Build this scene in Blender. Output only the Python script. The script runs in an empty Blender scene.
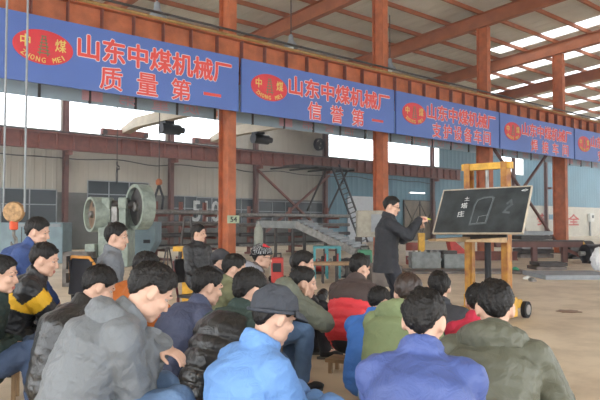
import bpy, bmesh, math, random
import numpy as np
from mathutils import Vector, Matrix, noise, Quaternion

random.seed(7)
S = bpy.context.scene
COL = S.collection
R = math.radians

# ------------------------------------------------------------------ camera, sky, exposure
FPX = 650.0
PITCH = math.atan(24 / FPX)
CH = 1.3
PHI = math.atan(730 / FPX)                 # the rows of columns run along world +X, the camera looks PHI off them
FWD = Vector((math.cos(PHI), math.sin(PHI), 0))
RGT = Vector((math.sin(PHI), -math.cos(PHI), 0))
cd = bpy.data.cameras.new('camera'); cam = bpy.data.objects.new('camera', cd); COL.objects.link(cam)
cd.sensor_width = 36; cd.lens = 36 * FPX / 600; cd.clip_end = 400; cd.clip_start = .05
cam.location = (0, 0, CH)
cam.rotation_euler = (R(90) + PITCH, 0, PHI - R(90))
S.camera = cam

wd = bpy.data.worlds.new('sky'); S.world = wd; wd.use_nodes = True
bg = wd.node_tree.nodes['Background']
bg.inputs[0].default_value = (.93, .97, 1, 1); bg.inputs[1].default_value = 3.4
S.view_settings.view_transform = 'Standard'
S.view_settings.look = 'None'
S.view_settings.gamma = 1
S.view_settings.exposure = .5

def area(name, loc, size, rot, power, color=(1, 1, 1)):
    l = bpy.data.lights.new(name, 'AREA'); l.shape = 'RECTANGLE'; l.size, l.size_y = size
    l.energy = power; l.color = color
    o = bpy.data.objects.new(name, l); COL.objects.link(o); o.location = loc; o.rotation_euler = rot
    return o
# added area lamp behind the camera, a frontal fill from the unseen open side
area('front_fill', (8, -7.5, 4.2), (26, 6), (R(-82), 0, R(180)), 250, (1, .97, .93))

# ------------------------------------------------------------------ helpers
def at(X, Z, h=0.0):
    """a point X to the right of the camera, Z ahead of it, h above the floor"""
    p = RGT * X + FWD * Z
    return Vector((p.x, p.y, h))

def PX(px, py, Z):
    """the point at depth Z seen at photo position (px, py)"""
    t = math.tan(PITCH + math.atan((200 - py) / FPX))
    h = CH + Z * t
    zc = Z * math.cos(PITCH) + (h - CH) * math.sin(PITCH)
    return at((px - 300) / FPX * zc, Z, h)

def GZ(px, Z):
    p = PX(px, 224, Z); p.z = 0
    return p

def u_at(px, v):
    k = (px - 300) / FPX
    Z = v / (FWD.y + k * RGT.y)
    return Z * (FWD.x + k * RGT.x)

def rotz_for(head):
    """z rotation that turns local +Y to heading `head` degrees (0 away from the camera, 90 to the right)"""
    return PHI - R(head) - R(90)

def srgb(h):
    h = h.lstrip('#')
    c = [int(h[i:i + 2], 16) / 255 for i in (0, 2, 4)]
    return tuple(x / 12.92 if x <= .04045 else ((x + .055) / 1.055) ** 2.4 for x in c) + (1,)

MATS = {}
def mat(name, col, rough=.6, metal=0.0, var=.18, scale=6.0, bump=0.0, bscale=40.0, stretch=(1, 1, 1), col2=None, spec=.4, coat=0.0, detail=4.0):
    if name in MATS: return MATS[name]
    m = bpy.data.materials.new(name); m.use_nodes = True; MATS[name] = m
    nt = m.node_tree; N = nt.nodes; L = nt.links
    b = N['Principled BSDF']
    b.inputs['Roughness'].default_value = rough; b.inputs['Metallic'].default_value = metal
    b.inputs['Specular IOR Level'].default_value = spec
    if coat: b.inputs['Coat Weight'].default_value = coat; b.inputs['Coat Roughness'].default_value = .25
    c = srgb(col) if isinstance(col, str) else col
    tc = N.new('ShaderNodeTexCoord'); mp = N.new('ShaderNodeMapping'); mp.inputs['Scale'].default_value = stretch
    L.new(tc.outputs['Object'], mp.inputs['Vector'])
    nz = N.new('ShaderNodeTexNoise'); nz.inputs['Scale'].default_value = scale; nz.inputs['Detail'].default_value = detail
    L.new(mp.outputs[0], nz.inputs['Vector'])
    rp = N.new('ShaderNodeValToRGB')
    c2 = srgb(col2) if col2 else tuple(x * (1 - var) for x in c[:3]) + (1,)
    c1 = c if col2 else tuple(min(1, x * (1 + var)) for x in c[:3]) + (1,)
    rp.color_ramp.elements[0].position = .35; rp.color_ramp.elements[1].position = .65
    rp.color_ramp.elements[0].color = c2; rp.color_ramp.elements[1].color = c1
    L.new(nz.outputs[0], rp.inputs[0]); L.new(rp.outputs[0], b.inputs['Base Color'])
    if bump:
        n2 = N.new('ShaderNodeTexNoise'); n2.inputs['Scale'].default_value = bscale; n2.inputs['Detail'].default_value = 3
        L.new(mp.outputs[0], n2.inputs['Vector'])
        bp = N.new('ShaderNodeBump'); bp.inputs['Strength'].default_value = bump; bp.inputs['Distance'].default_value = .02
        L.new(n2.outputs[0], bp.inputs['Height']); L.new(bp.outputs[0], b.inputs['Normal'])
    return m

class MB:
    def __init__(s): s.v = []; s.f = []; s.mi = []
    def add(s, vs, fs, mi=0):
        b = len(s.v); s.v += [tuple(x) for x in vs]
        s.f += [tuple(b + i for i in f) for f in fs]; s.mi += [mi] * len(fs)
        return s
    def box(s, c, d, rot=None, mi=0, bev=0.0):
        c = Vector(c); x, y, z = d[0] / 2, d[1] / 2, d[2] / 2
        vs = [Vector((i * x, j * y, k * z)) for i in (-1, 1) for j in (-1, 1) for k in (-1, 1)]
        if rot is not None: vs = [rot @ q for q in vs]
        s.add([q + c for q in vs], [(0, 1, 3, 2), (4, 6, 7, 5), (0, 4, 5, 1), (2, 3, 7, 6), (0, 2, 6, 4), (1, 5, 7, 3)], mi)
        return s
    def bar(s, p0, p1, w, h=None, up=(0, 0, 1), mi=0):
        h = h or w; p0 = Vector(p0); p1 = Vector(p1); d = p1 - p0; n = d.normalized(); up = Vector(up)
        if abs(n.dot(up)) > .98: up = Vector((1, 0, 0)) if abs(n.x) < .9 else Vector((0, 1, 0))
        x = n.cross(up).normalized(); z = x.cross(n).normalized()
        m = Matrix((x, n, z)).transposed()
        return s.box((p0 + p1) / 2, (w, d.length, h), m, mi)
    def cyl(s, p0, p1, r0, r1=None, n=16, mi=0, cap=True):
        r1 = r0 if r1 is None else r1; p0 = Vector(p0); p1 = Vector(p1); d = (p1 - p0).normalized()
        a = Vector((0, 0, 1)) if abs(d.z) < .9 else Vector((1, 0, 0))
        x = d.cross(a).normalized(); y = d.cross(x)
        vs = []
        for p, r in ((p0, r0), (p1, r1)):
            vs += [p + (x * math.cos(2 * math.pi * i / n) + y * math.sin(2 * math.pi * i / n)) * r for i in range(n)]
        fs = [(i, (i + 1) % n, n + (i + 1) % n, n + i) for i in range(n)]
        if cap: fs += [tuple(range(n))[::-1], tuple(range(n, 2 * n))]
        return s.add(vs, fs, mi)
    def lathe(s, prof, n=20, c=(0, 0, 0), mi=0, axis=None, ):
        """prof: (r, z) pairs; axis: a rotation matrix turning z to another axis"""
        c = Vector(c); vs = []
        for r, z in prof:
            for i in range(n):
                q = Vector((r * math.cos(2 * math.pi * i / n), r * math.sin(2 * math.pi * i / n), z))
                vs.append(c + (axis @ q if axis is not None else q))
        fs = []
        for k in range(len(prof) - 1):
            fs += [(k * n + i, k * n + (i + 1) % n, (k + 1) * n + (i + 1) % n, (k + 1) * n + i) for i in range(n)]
        if prof[0] != prof[-1]: fs += [tuple(range(n))[::-1], tuple(range((len(prof) - 1) * n, len(prof) * n))]
        return s.add(vs, fs, mi)
    def tube(s, pts, r, n=8, mi=0):
        pts = [Vector(p) for p in pts]; vs = []
        for k, p in enumerate(pts):
            d = (pts[min(k + 1, len(pts) - 1)] - pts[max(k - 1, 0)]).normalized()
            a = Vector((0, 0, 1)) if abs(d.z) < .9 else Vector((1, 0, 0))
            x = d.cross(a).normalized(); y = d.cross(x)
            rr = r[k] if isinstance(r, (list, tuple)) else r
            vs += [p + (x * math.cos(2 * math.pi * i / n) + y * math.sin(2 * math.pi * i / n)) * rr for i in range(n)]
        fs = []
        for k in range(len(pts) - 1):
            fs += [(k * n + i, k * n + (i + 1) % n, (k + 1) * n + (i + 1) % n, (k + 1) * n + i) for i in range(n)]
        fs += [tuple(range(n))[::-1], tuple(range((len(pts) - 1) * n, len(pts) * n))]
        return s.add(vs, fs, mi)
    def ell(s, c, r, rot=None, n=12, mi=0):
        c = Vector(c); r = (r, r, r) if isinstance(r, (int, float)) else r
        vs = [Vector((0, 0, -r[2]))]; m = n // 2
        for j in range(1, m):
            t = math.pi * j / m - math.pi / 2
            vs += [Vector((r[0] * math.cos(t) * math.cos(2 * math.pi * i / n), r[1] * math.cos(t) * math.sin(2 * math.pi * i / n), r[2] * math.sin(t))) for i in range(n)]
        vs.append(Vector((0, 0, r[2]))); top = len(vs) - 1
        fs = [(0, 1 + (i + 1) % n, 1 + i) for i in range(n)]
        for j in range(m - 2):
            a = 1 + j * n
            fs += [(a + i, a + (i + 1) % n, a + n + (i + 1) % n, a + n + i) for i in range(n)]
        a = 1 + (m - 2) * n
        fs += [(a + i, a + (i + 1) % n, top) for i in range(n)]
        if rot is not None: vs = [rot @ q for q in vs]
        return s.add([q + c for q in vs], fs, mi)
    def cap(s, p0, r0, p1, r1, n=12, mi=0):
        s.ell(p0, r0, n=n, mi=mi); s.ell(p1, r1, n=n, mi=mi)
        if (Vector(p1) - Vector(p0)).length > 1e-4: s.cyl(p0, p1, r0, r1, n=n, mi=mi)
        return s
    def prism(s, prof, y0, y1, mi=0, mtx=None):
        """an outline in x-z pushed from y0 to y1"""
        n = len(prof)
        vs = [Vector((x, y0, z)) for x, z in prof] + [Vector((x, y1, z)) for x, z in prof]
        if mtx is not None: vs = [mtx @ q for q in vs]
        fs = [(i, (i + 1) % n, n + (i + 1) % n, n + i) for i in range(n)] + [tuple(range(n))[::-1], tuple(range(n, 2 * n))]
        return s.add(vs, fs, mi)
    def mesh(s, name):
        me = bpy.data.meshes.new(name); me.from_pydata(s.v, [], s.f)
        me.polygons.foreach_set('material_index', s.mi); me.update()
        bm = bmesh.new(); bm.from_mesh(me); bmesh.ops.recalc_face_normals(bm, faces=bm.faces); bm.to_mesh(me); bm.free()
        return me
    def build(s, name, mats, parent=None, smooth=False, bev=0.0):
        me = s.mesh(name)
        for m in (mats if isinstance(mats, (list, tuple)) else [mats]): me.materials.append(m)
        if smooth: shade(me, smooth)
        o = link(name, me, parent)
        if bev:
            b = o.modifiers.new('bevel', 'BEVEL'); b.width = bev; b.segments = 2; b.limit_method = 'ANGLE'
        return o

def shade(me, ang=True):
    me.polygons.foreach_set('use_smooth', [True] * len(me.polygons))
    if ang is not True:
        try: me.set_sharp_from_angle(angle=R(ang))
        except Exception: pass

def link(name, me, parent=None):
    o = bpy.data.objects.new(name, me); COL.objects.link(o)
    if parent is not None: o.parent = parent
    return o

def tag(o, label=None, cat=None, group=None, kind=None):
    if label: o['label'] = label
    if cat: o['category'] = cat
    if group: o['group'] = group
    if kind: o['kind'] = kind
    return o

def empty(name, loc, rz=0.0, label=None, cat=None, group=None):
    o = bpy.data.objects.new(name, None); COL.objects.link(o); o.empty_display_size = .1
    o.location = loc; o.rotation_euler = (0, 0, rz)
    return tag(o, label, cat, group)

def copy_tree(o, parent=None):
    c = o.copy(); COL.objects.link(c)
    if parent is not None: c.parent = parent
    for ch in list(o.children): copy_tree(ch, c)
    return c

TEXTS = {}
def text_mesh(body, offset=0.0, extrude=.004):
    """flat lettering as a mesh, origin at the middle of its box, with its width and height"""
    k = (body, offset, extrude)
    if k in TEXTS: return TEXTS[k]
    c = bpy.data.curves.new('lettering', 'FONT'); c.body = body; c.offset = offset; c.extrude = extrude; c.resolution_u = 3
    o = bpy.data.objects.new('lettering_curve', c); COL.objects.link(o)
    bpy.context.view_layer.update(); dg = bpy.context.evaluated_depsgraph_get()
    me = bpy.data.meshes.new_from_object(o.evaluated_get(dg))
    bpy.data.objects.remove(o); bpy.data.curves.remove(c)
    co = np.empty(3 * len(me.vertices)); me.vertices.foreach_get('co', co); co = co.reshape(-1, 3)
    TEXTS[k] = co, [tuple(p.vertices) for p in me.polygons]
    bpy.data.meshes.remove(me)
    return TEXTS[k]

def lettering(name, body, w, h, mtx, m, parent=None, offset=0.0, ext=.004, ref=None, mirror=False):
    """text fitted to w x h, its plane given by mtx (local x along the line, y up, z towards the reader)"""
    co, fs = text_mesh(body, 0.0, .5)
    rc = co
    lo, hi = rc.min(0), rc.max(0); c = (lo + hi) / 2
    sx, sy = w / (hi[0] - lo[0]), h / (hi[1] - lo[1])
    if mirror: sx = -sx
    b = MB(); k = offset * h * 1.1
    for i, (dx, dy) in enumerate([(0, 0)] if not k else [(k * math.cos(a * math.pi / 4), k * math.sin(a * math.pi / 4)) for a in range(8)]):
        b.add([mtx @ Vector(((q[0] - c[0]) * sx + dx, (q[1] - c[1]) * sy + dy, q[2] * 2 * ext + .0006 * i)) for q in co], fs)
    return b.build(name, m, parent)

def frame_mtx(o, x, y):
    x = Vector(x).normalized(); y = Vector(y).normalized(); z = x.cross(y)
    m = Matrix((x, y, z)).transposed().to_4x4(); m.translation = Vector(o)
    return m

# ------------------------------------------------------------------ materials of the hall
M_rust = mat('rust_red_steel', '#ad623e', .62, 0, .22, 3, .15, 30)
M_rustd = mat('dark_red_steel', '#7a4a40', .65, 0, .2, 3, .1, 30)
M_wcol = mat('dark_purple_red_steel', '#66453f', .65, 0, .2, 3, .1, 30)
M_rafter = mat('rafter_steel', '#9a5c3e', .65, 0, .15, 2)
M_conduit = mat('conduit_brown', '#9a7a45', .5)
M_dark = mat('dark_steel', '#45413f', .55, .3, .25, 8)
M_black = mat('black_steel', '#26262a', .5, .2, .2, 8)
M_grey = mat('grey_paint', '#8d9296', .55, 0, .12, 5)
M_machine = mat('blue_grey_paint', '#7c9098', .5, 0, .12, 3, .05)
M_green = mat('pale_green_paint', '#949f94', .5, 0, .2, 6)
M_steel = mat('bare_steel', '#8a8783', .42, .6, .25, 9)
M_stock = mat('stock_steel', '#6d6560', .55, .4, .3, 4)
M_yellow = mat('yellow_paint', '#c99a35', .5, 0, .2, 8)
M_wood = mat('worn_wood', '#9b7f60', .7, 0, .25, 5, .2, 30, (1, 8, 1))
M_teal = mat('teal_paint', '#4c8f95', .5)
M_red = mat('red_paint', '#b03a34', .5)
M_white = mat('white_paint', '#d8d8d4', .6, 0, .05)
M_rubber = mat('black_rubber', '#1e1e1f', .8)
M_concrete_g = mat('machined_grey', '#7d8180', .6, 0, .2, 6)

def sheet_mat(name, col, period, axis, rough=.55, var=.12, depth=.03, dirt=None):
    """profiled steel sheeting: ribs run across `axis` with the given period"""
    m = mat(name, col, rough, 0, var, .35)
    nt = m.node_tree; N = nt.nodes; L = nt.links; b = N['Principled BSDF']
    tc = [n for n in N if n.type == 'TEX_COORD'][0]
    w = N.new('ShaderNodeTexWave'); w.wave_type = 'BANDS'; w.bands_direction = axis
    w.inputs['Scale'].default_value = (2 * math.pi) / 20 / period; w.inputs['Distortion'].default_value = 0
    L.new(tc.outputs['Object'], w.inputs['Vector'])
    rp = N.new('ShaderNodeValToRGB'); rp.color_ramp.elements[0].position = .55; rp.color_ramp.elements[1].position = .8
    L.new(w.outputs[0], rp.inputs[0])
    bp = N.new('ShaderNodeBump'); bp.inputs['Strength'].default_value = .8; bp.inputs['Distance'].default_value = depth
    L.new(rp.outputs[0], bp.inputs['Height']); L.new(bp.outputs[0], b.inputs['Normal'])
    return m
M_cream = sheet_mat('cream_sheeting', '#aaa498', .55, 'X', dirt=True)
M_blue = sheet_mat('blue_sheeting', '#5b8293', .55, 'X')
M_roof = sheet_mat('grey_roof_sheeting', '#c8c2b4', .6, 'X')

# floor: tan concrete, stained
m = mat('concrete_floor', '#dccdb5', .58, 0, .12, .35, .08, 12, col2='#cbbaa1'); M_floor = m
nt = m.node_tree; N = nt.nodes; L = nt.links; b = N['Principled BSDF']
tc = [n for n in N if n.type == 'TEX_COORD'][0]
n2 = N.new('ShaderNodeTexNoise'); n2.inputs['Scale'].default_value = 1.4; n2.inputs['Detail'].default_value = 9; n2.inputs['Roughness'].default_value = .7
L.new(tc.outputs['Object'], n2.inputs['Vector'])
r2 = N.new('ShaderNodeValToRGB'); r2.color_ramp.elements[0].position = .33; r2.color_ramp.elements[1].position = .55
r2.color_ramp.elements[0].color = (.5, .46, .42, 1); r2.color_ramp.elements[1].color = (1, 1, 1, 1)
L.new(n2.outputs[0], r2.inputs[0])
mx = N.new('ShaderNodeMix'); mx.data_type = 'RGBA'; mx.blend_type = 'MULTIPLY'; mx.inputs[0].default_value = .42
old = b.inputs['Base Color'].links[0].from_socket
L.new(old, mx.inputs[6]); L.new(r2.outputs[0], mx.inputs[7]); L.new(mx.outputs[2], b.inputs['Base Color'])

def pane_mat(name, tint, solid=.1, rough=.05):
    m = bpy.data.materials.new(name); m.use_nodes = True; nt = m.node_tree; N = nt.nodes; L = nt.links
    N.remove(N['Principled BSDF'])
    tr = N.new('ShaderNodeBsdfTransparent'); tr.inputs[0].default_value = (*tint, 1)
    gl = N.new('ShaderNodeBsdfTranslucent'); gl.inputs[0].default_value = (.9, .92, .95, 1)
    mix = N.new('ShaderNodeMixShader'); mix.inputs[0].default_value = solid
    L.new(tr.outputs[0], mix.inputs[1]); L.new(gl.outputs[0], mix.inputs[2]); L.new(mix.outputs[0], N['Material Output'].inputs[0])
    return m
M_pane = pane_mat('window_glass', (.97, .98, 1), .08)
M_skyl = pane_mat('skylight_sheet', (.42, .43, .42), .45)
M_darkglass = mat('dark_window_glass', '#222b2f', .2, 0, .3, 1.2, spec=.3)

# ------------------------------------------------------------------ the setting
V0, V1, VW = -6.0, 13.84, 32.3          # near side, row of columns, back wall
UL, UR = -14.0, 86.0
def zroof(v): return 9.62 - .07 * (v - V1)
COLS = [9.79 + 6 * k for k in range(-1, 6)]
BCOLS = [24.8 + 6 * j for j in range(-4, 10)]

MB().box(((UL + UR) / 2, 13, -.1), (UR - UL, 46, .2)).build('floor', M_floor)['kind'] = 'structure'

# roof: sheets between translucent strips, purlins under them
sk_end = {27.1: 16.6, 30.9: 19.6, 34.4: 21.6, 37.9: 23, 41.4: 25, 44.9: 27, 48.4: 27, 51.9: 27}
strips = [27.1, 30.9, 34.4, 37.9, 41.4, 44.9, 48.4, 51.9]
ceil = bpy.data.objects.new('ceiling', None); COL.objects.link(ceil); ceil['kind'] = 'structure'
edges = [UL] + [e for s in strips for e in (s - .55, s + .55)] + [UR]
b = MB()
for i in range(0, len(edges), 2):
    x0, x1 = edges[i], edges[i + 1]
    ve = VW + .6 if x1 - x0 < 10 else 27.5
    vs = [(x0, V0, zroof(V0)), (x1, V0, zroof(V0)), (x1, ve, zroof(ve)), (x0, ve, zroof(ve))]
    b.add(vs + [(x, y, z + .06) for x, y, z in vs], [(0, 1, 2, 3), (4, 7, 6, 5), (0, 4, 5, 1), (1, 5, 6, 2), (2, 6, 7, 3), (3, 7, 4, 0)])
for s in strips:   # solid lengths of sheet between the translucent ones
    for y0, y1 in ((V0, 9.5), (sk_end[s], VW + .6)):
        b.add([(s - .55, y0, zroof(y0)), (s + .55, y0, zroof(y0)), (s + .55, y1, zroof(y1)), (s - .55, y1, zroof(y1))], [(0, 1, 2, 3)])
b.build('roof_sheeting', M_roof, ceil)
for x0, x1 in ((UL, edges[1]), (edges[-2], UR)):  # hidden translucent eaves band, added to let light onto the back wall
    y0, y1 = 27.5, 31.5
    MB().add([(x0, y0, zroof(y0) + .03), (x1, y0, zroof(y0) + .03), (x1, y1, zroof(y1) + .03), (x0, y1, zroof(y1) + .03)], [(0, 1, 2, 3)]).build('added_eaves_skylight', M_skyl, ceil)
    MB().add([(x0, y1, zroof(y1)), (x1, y1, zroof(y1)), (x1, VW + .6, zroof(VW + .6)), (x0, VW + .6, zroof(VW + .6))], [(0, 1, 2, 3)]).build('eaves_sheet', M_roof, ceil)
# unseen near side: upper wall added to cut sky light on the people
MB().box(((UL + UR) / 2, V0 - .2, 7.9), (UR - UL, .12, 5.8)).build('wall_light_block', M_cream)['kind'] = 'structure'
for s in strips:
    y0, y1 = 9.5, sk_end[s]
    MB().add([(s - .55, y0, zroof(y0) + .03), (s + .55, y0, zroof(y0) + .03), (s + .55, y1, zroof(y1) + .03), (s - .55, y1, zroof(y1) + .03)], [(0, 1, 2, 3)]).build('skylight_strip', M_skyl, ceil)
y = V0 + .5
while y < VW:
    MB().bar((UL, y, zroof(y) - .1), (UR, y, zroof(y) - .1), .07, .16).build('purlin', M_rafter, ceil)
    y += 1.5

# back wall
wall = bpy.data.objects.new('wall_back', None); COL.objects.link(wall); wall['kind'] = 'structure'
UB = 31.2
ZW0, ZW1 = 5.95, 7.6
def wpart(name, u0, u1, z0, z1, m, y=VW, t=.12):
    return MB().box(((u0 + u1) / 2, y + t / 2, (z0 + z1) / 2), (u1 - u0, t, z1 - z0)).build(name, m, wall)
wins = [(UL, 12.7), (12.95, 18.65), (18.9, 22.6), (31.4, 36.6), (37.0, 44.2), (53.5, 57.6)]
wpart('cream_sheeting', UL, UB, 2.9, ZW0, M_cream); wpart('cream_top', UL, UB, ZW1, 8.5, M_cream)
wpart('blue_sheeting', UB, UR, 0, ZW0, M_blue); wpart('blue_top', UB, UR, ZW1, 8.5, M_blue)
e = UL
for u0, u1 in wins + [(UR, UR)]:
    if u0 - e > .05:
        if e < UB < u0:
            wpart('cream_pier', e, UB, ZW0, ZW1, M_cream); wpart('blue_pier', UB, u0, ZW0, ZW1, M_blue)
        else: wpart('cream_pier' if u0 < UB + .3 else 'blue_pier', e, u0, ZW0, ZW1, M_cream if u0 < UB + .3 else M_blue)
    e = u1
M_base = mat('grimy_masonry', '#62625f', .8, 0, .2, 1.5, .2, 10)
wpart('masonry_base', UL, UB, 0, 2.9, M_base)
for i, (u0, u1) in enumerate(wins):
    w = bpy.data.objects.new('window_%d' % (i + 1), None); COL.objects.link(w); w['kind'] = 'structure'
    MB().box(((u0 + u1) / 2, VW + .06, (ZW0 + ZW1) / 2), (u1 - u0, .012, ZW1 - ZW0)).build('pane', M_pane, w)
    f = MB(); f.box(((u0 + u1) / 2, VW + .04, ZW0 + .03), (u1 - u0, .08, .06)); f.box(((u0 + u1) / 2, VW + .04, ZW1 - .03), (u1 - u0, .08, .06))
    for q in (u0 + .03, u1 - .03): f.box((q, VW + .04, (ZW0 + ZW1) / 2), (.06, .08, ZW1 - ZW0))
    f.build('window_frame', M_white, w)
# dark windows low in the back wall
low = [(u_at(-30, VW), u_at(56, VW), 1.35, 3.0), (u_at(87, VW), u_at(148, VW), 2.0, 3.55), (u_at(172, VW), u_at(196, VW), 1.35, 2.9), (u_at(196, VW), u_at(226, VW), 1.35, 2.85), (u_at(228, VW), u_at(253, VW), 1.35, 2.85),
       (u_at(258, VW), u_at(322, VW), 1.3, 2.75)]
for i, (u0, u1, z0, z1) in enumerate(low):
    w = bpy.data.objects.new('window_%d' % (i + 11), None); COL.objects.link(w); w['kind'] = 'structure'
    MB().box(((u0 + u1) / 2, VW - .02, (z0 + z1) / 2), (u1 - u0, .03, z1 - z0)).build('pane', M_darkglass, w)
    f = MB(); n = max(2, int((u1 - u0) / 1.1)); zm = z0 + (z1 - z0) * .55
    for k in range(n + 1): f.box((u0 + (u1 - u0) * k / n, VW - .05, (z0 + z1) / 2), (.05, .05, z1 - z0))
    for z in (z0, zm, z1): f.box(((u0 + u1) / 2, VW - .05, z), (u1 - u0, .05, .05))
    f.build('window_frame', M_grey, w)
# the low white screen wall and the white door leaf
M_whitewall = mat('white_plaster', '#c9c5ba', .8, 0, .08, 1.2)
u0, u1 = u_at(526, VW - .3), u_at(640, VW - .3)
MB().box(((u0 + u1) / 2, VW - .2, 1.55), (u1 - u0, .2, 3.1)).build('wall_screen', M_whitewall)['kind'] = 'structure'
M_redpaint = mat('red_lettering', '#b8433c', .7, 0, .1)
ws = bpy.data.objects['wall_screen']
for ch, a, c in (('安', 537, 548), ('全', 568, 579)):
    ua, uc = u_at(a, VW - .31), u_at(c, VW - .31)
    lettering('lettering', ch, uc - ua, 1.15, frame_mtx(((ua + uc) / 2, VW - .31, 1.75), (1, 0, 0), (0, 0, 1)), M_redpaint, ws, .02)
ua, uc = u_at(549, VW - .33), u_at(555, VW - .33)
MB().box(((ua + uc) / 2, VW - .33, 2.0), (uc - ua, .04, .5)).build('blue_notice', mat('notice_blue', '#5b87a0', .6), ws)
d = bpy.data.objects.new('door_1', None); COL.objects.link(d); d['kind'] = 'structure'
ua, uc = u_at(403, VW), u_at(434, VW); M_door = mat('brown_door', '#7d7264', .7, 0, .15, 2)
MB().box(((ua + uc) / 2, VW - .04, 1.6), (uc - ua, .08, 3.1)).build('door_leaf', M_door, d)
f = MB(); um = (ua + uc) / 2
for q in (ua, um, uc): f.bar((q, VW - .1, 0), (q, VW - .1, 3.15), .1, .06)
f.bar((ua, VW - .1, 3.15), (uc, VW - .1, 3.15), .1, .06)
for q0, q1 in ((ua, um), (um, uc)): f.bar((q0, VW - .1, .3), (q1, VW - .1, 3), .05, .04); f.bar((q1, VW - .1, .3), (q0, VW - .1, 3), .05, .04)
f.build('door_frame', M_dark, d)
d = bpy.data.objects.new('door_2', None); COL.objects.link(d); d['kind'] = 'structure'
ua, uc = u_at(347, VW), u_at(376, VW)
MB().box(((ua + uc) / 2, VW - .05, 1.65), (uc - ua, .1, 3.3)).build('door_leaf', mat('white_door', '#c6cbd0', .6, 0, .05), d)
# white painted figures on the dark glass
lettering('lettering', '510', u_at(219, VW) - u_at(192, VW), 1.2, frame_mtx(((u_at(192, VW) + u_at(219, VW)) / 2, VW - .08, 2.05), (1, 0, 0), (0, 0, 1)),
          mat('white_figures', '#b9bcbc', .7), bpy.data.objects['window_14'], .02)
# cable sagging along the back wall
b = MB(); pts = []
for i in range(80):
    u = 4 + i * .5; pts.append((u, VW - .1, 4.55 + .12 * abs(math.sin(u * .52)) + .05 * math.sin(u * 1.7)))
tag(b.tube(pts, .03, 6).build('wall_cable', M_black), 'thin black cable strung in sags along the cream back wall', 'cable')

def hsec(mb, p0, z0, z1, b_, h_, t=.02):
    """an upright H section: web along world y, flanges facing world y"""
    x, y = p0; zc, hz = (z0 + z1) / 2, z1 - z0
    mb.box((x, y - h_ / 2, zc), (b_, t, hz)); mb.box((x, y + h_ / 2, zc), (b_, t, hz)); mb.box((x, y, zc), (t, h_, hz))

names = ['at far left beyond the frame', 'left of centre, carrying the small green number plate', 'behind the lecturer', 'behind the blackboard and lift mast', 'at right between the painted white wall characters', 'at far right']
for k, u in enumerate(COLS[1:5]):
    t = empty('steel_column', (u, V1, 0), 0, 'rust-red steel H column ' + names[k + 1], 'column'); t['kind'] = 'thing'
    hh = .42 if k < 2 else .56
    b = MB(); hsec(b, (0, 0), 0, 5.2, .24, hh); b.build('lower_shaft', M_rust, t)
    b = MB(); hsec(b, (0, 0), 5.2, zroof(V1) - .75, .24, .44); b.build('upper_shaft', M_rust, t)
    MB().box((0, 0, .015), (.42, .66, .03)).build('base_plate', M_dark, t)
    MB().bar((0, -.1, 4.98), (0, -.62, 4.98), .2, .2).build('bracket', M_rust, t)

# thin dusty haze hanging in the hall
hm = bpy.data.materials.new('dusty_haze'); hm.use_nodes = True; nt = hm.node_tree
nt.nodes.remove(nt.nodes['Principled BSDF'])
vs_ = nt.nodes.new('ShaderNodeVolumeScatter'); vs_.inputs['Color'].default_value = (.93, .95, 1, 1); vs_.inputs['Density'].default_value = .0036; vs_.inputs['Anisotropy'].default_value = .2
nt.links.new(vs_.outputs[0], nt.nodes['Material Output'].inputs['Volume'])
hz_ = MB().box(((UL + UR) / 2, (4 + VW - .2) / 2, 4.0), (UR - UL - 2, VW - .2 - 4, 7.9)).build('haze', hm); hz_['kind'] = 'structure'

# front crane girder
g = empty('crane_girder', (0, V1 - .52, 0), 0, 'long rust-red ribbed crane girder running behind the blue banners', 'girder'); g['kind'] = 'thing'
g0, g1 = 2.0, 62.0; gc = (g0 + g1) / 2; gl = g1 - g0
MB().box((gc, 0, 5.55), (gl, .02, .8)).build('web', M_rust, g)
MB().box((gc, 0, 5.96), (gl, .36, .03)).build('top_flange', M_rust, g)
MB().box((gc, 0, 5.14), (gl, .3, .03)).build('bottom_flange', M_rust, g)
MB().box((gc, 0, 6.02), (gl, .07, .1)).build('rail', M_dark, g)
MB().cyl((g0, -.2, 6.0), (g1, -.2, 6.0), .035, n=8).build('conduit', M_conduit, g)
MB().cyl((g0, -.2, 6.13), (g1, -.2, 6.13), .03, n=6).build('power_rail', M_dark, g)
u = g0 + .3
sm = None
while u < g1 and True:
    if sm is None:
        o = MB().box((0, -.075, 5.55), (.02, .13, .78)).build('stiffener', M_rustd, g); sm = o
    else:
        o = sm.copy(); COL.objects.link(o)
    o.location = (u, 0, 0); u += .75 if u < 40 else 1.2

# back crane girder
g = empty('crane_girder', (0, VW - .75, 0), 0, 'dark red ribbed crane girder along the back wall below the bright windows', 'girder'); g['kind'] = 'thing'
g0, g1 = 4.0, 46.0; gc = (g0 + g1) / 2; gl = g1 - g0
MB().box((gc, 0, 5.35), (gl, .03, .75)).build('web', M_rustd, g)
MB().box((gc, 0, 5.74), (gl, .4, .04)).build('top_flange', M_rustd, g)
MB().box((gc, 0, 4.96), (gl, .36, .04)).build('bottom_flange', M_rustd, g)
MB().box((gc, 0, 5.81), (gl, .08, .1)).build('rail', M_dark, g)
o0 = MB().box((0, -.09, 5.35), (.03, .16, .74)).build('stiffener', M_rustd, g); o0.location = (g0 + .5, 0, 0)
for i in range(1, 49):
    o = o0.copy(); COL.objects.link(o); o.location = (g0 + .5 + i * .85, 0, 0)

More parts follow.
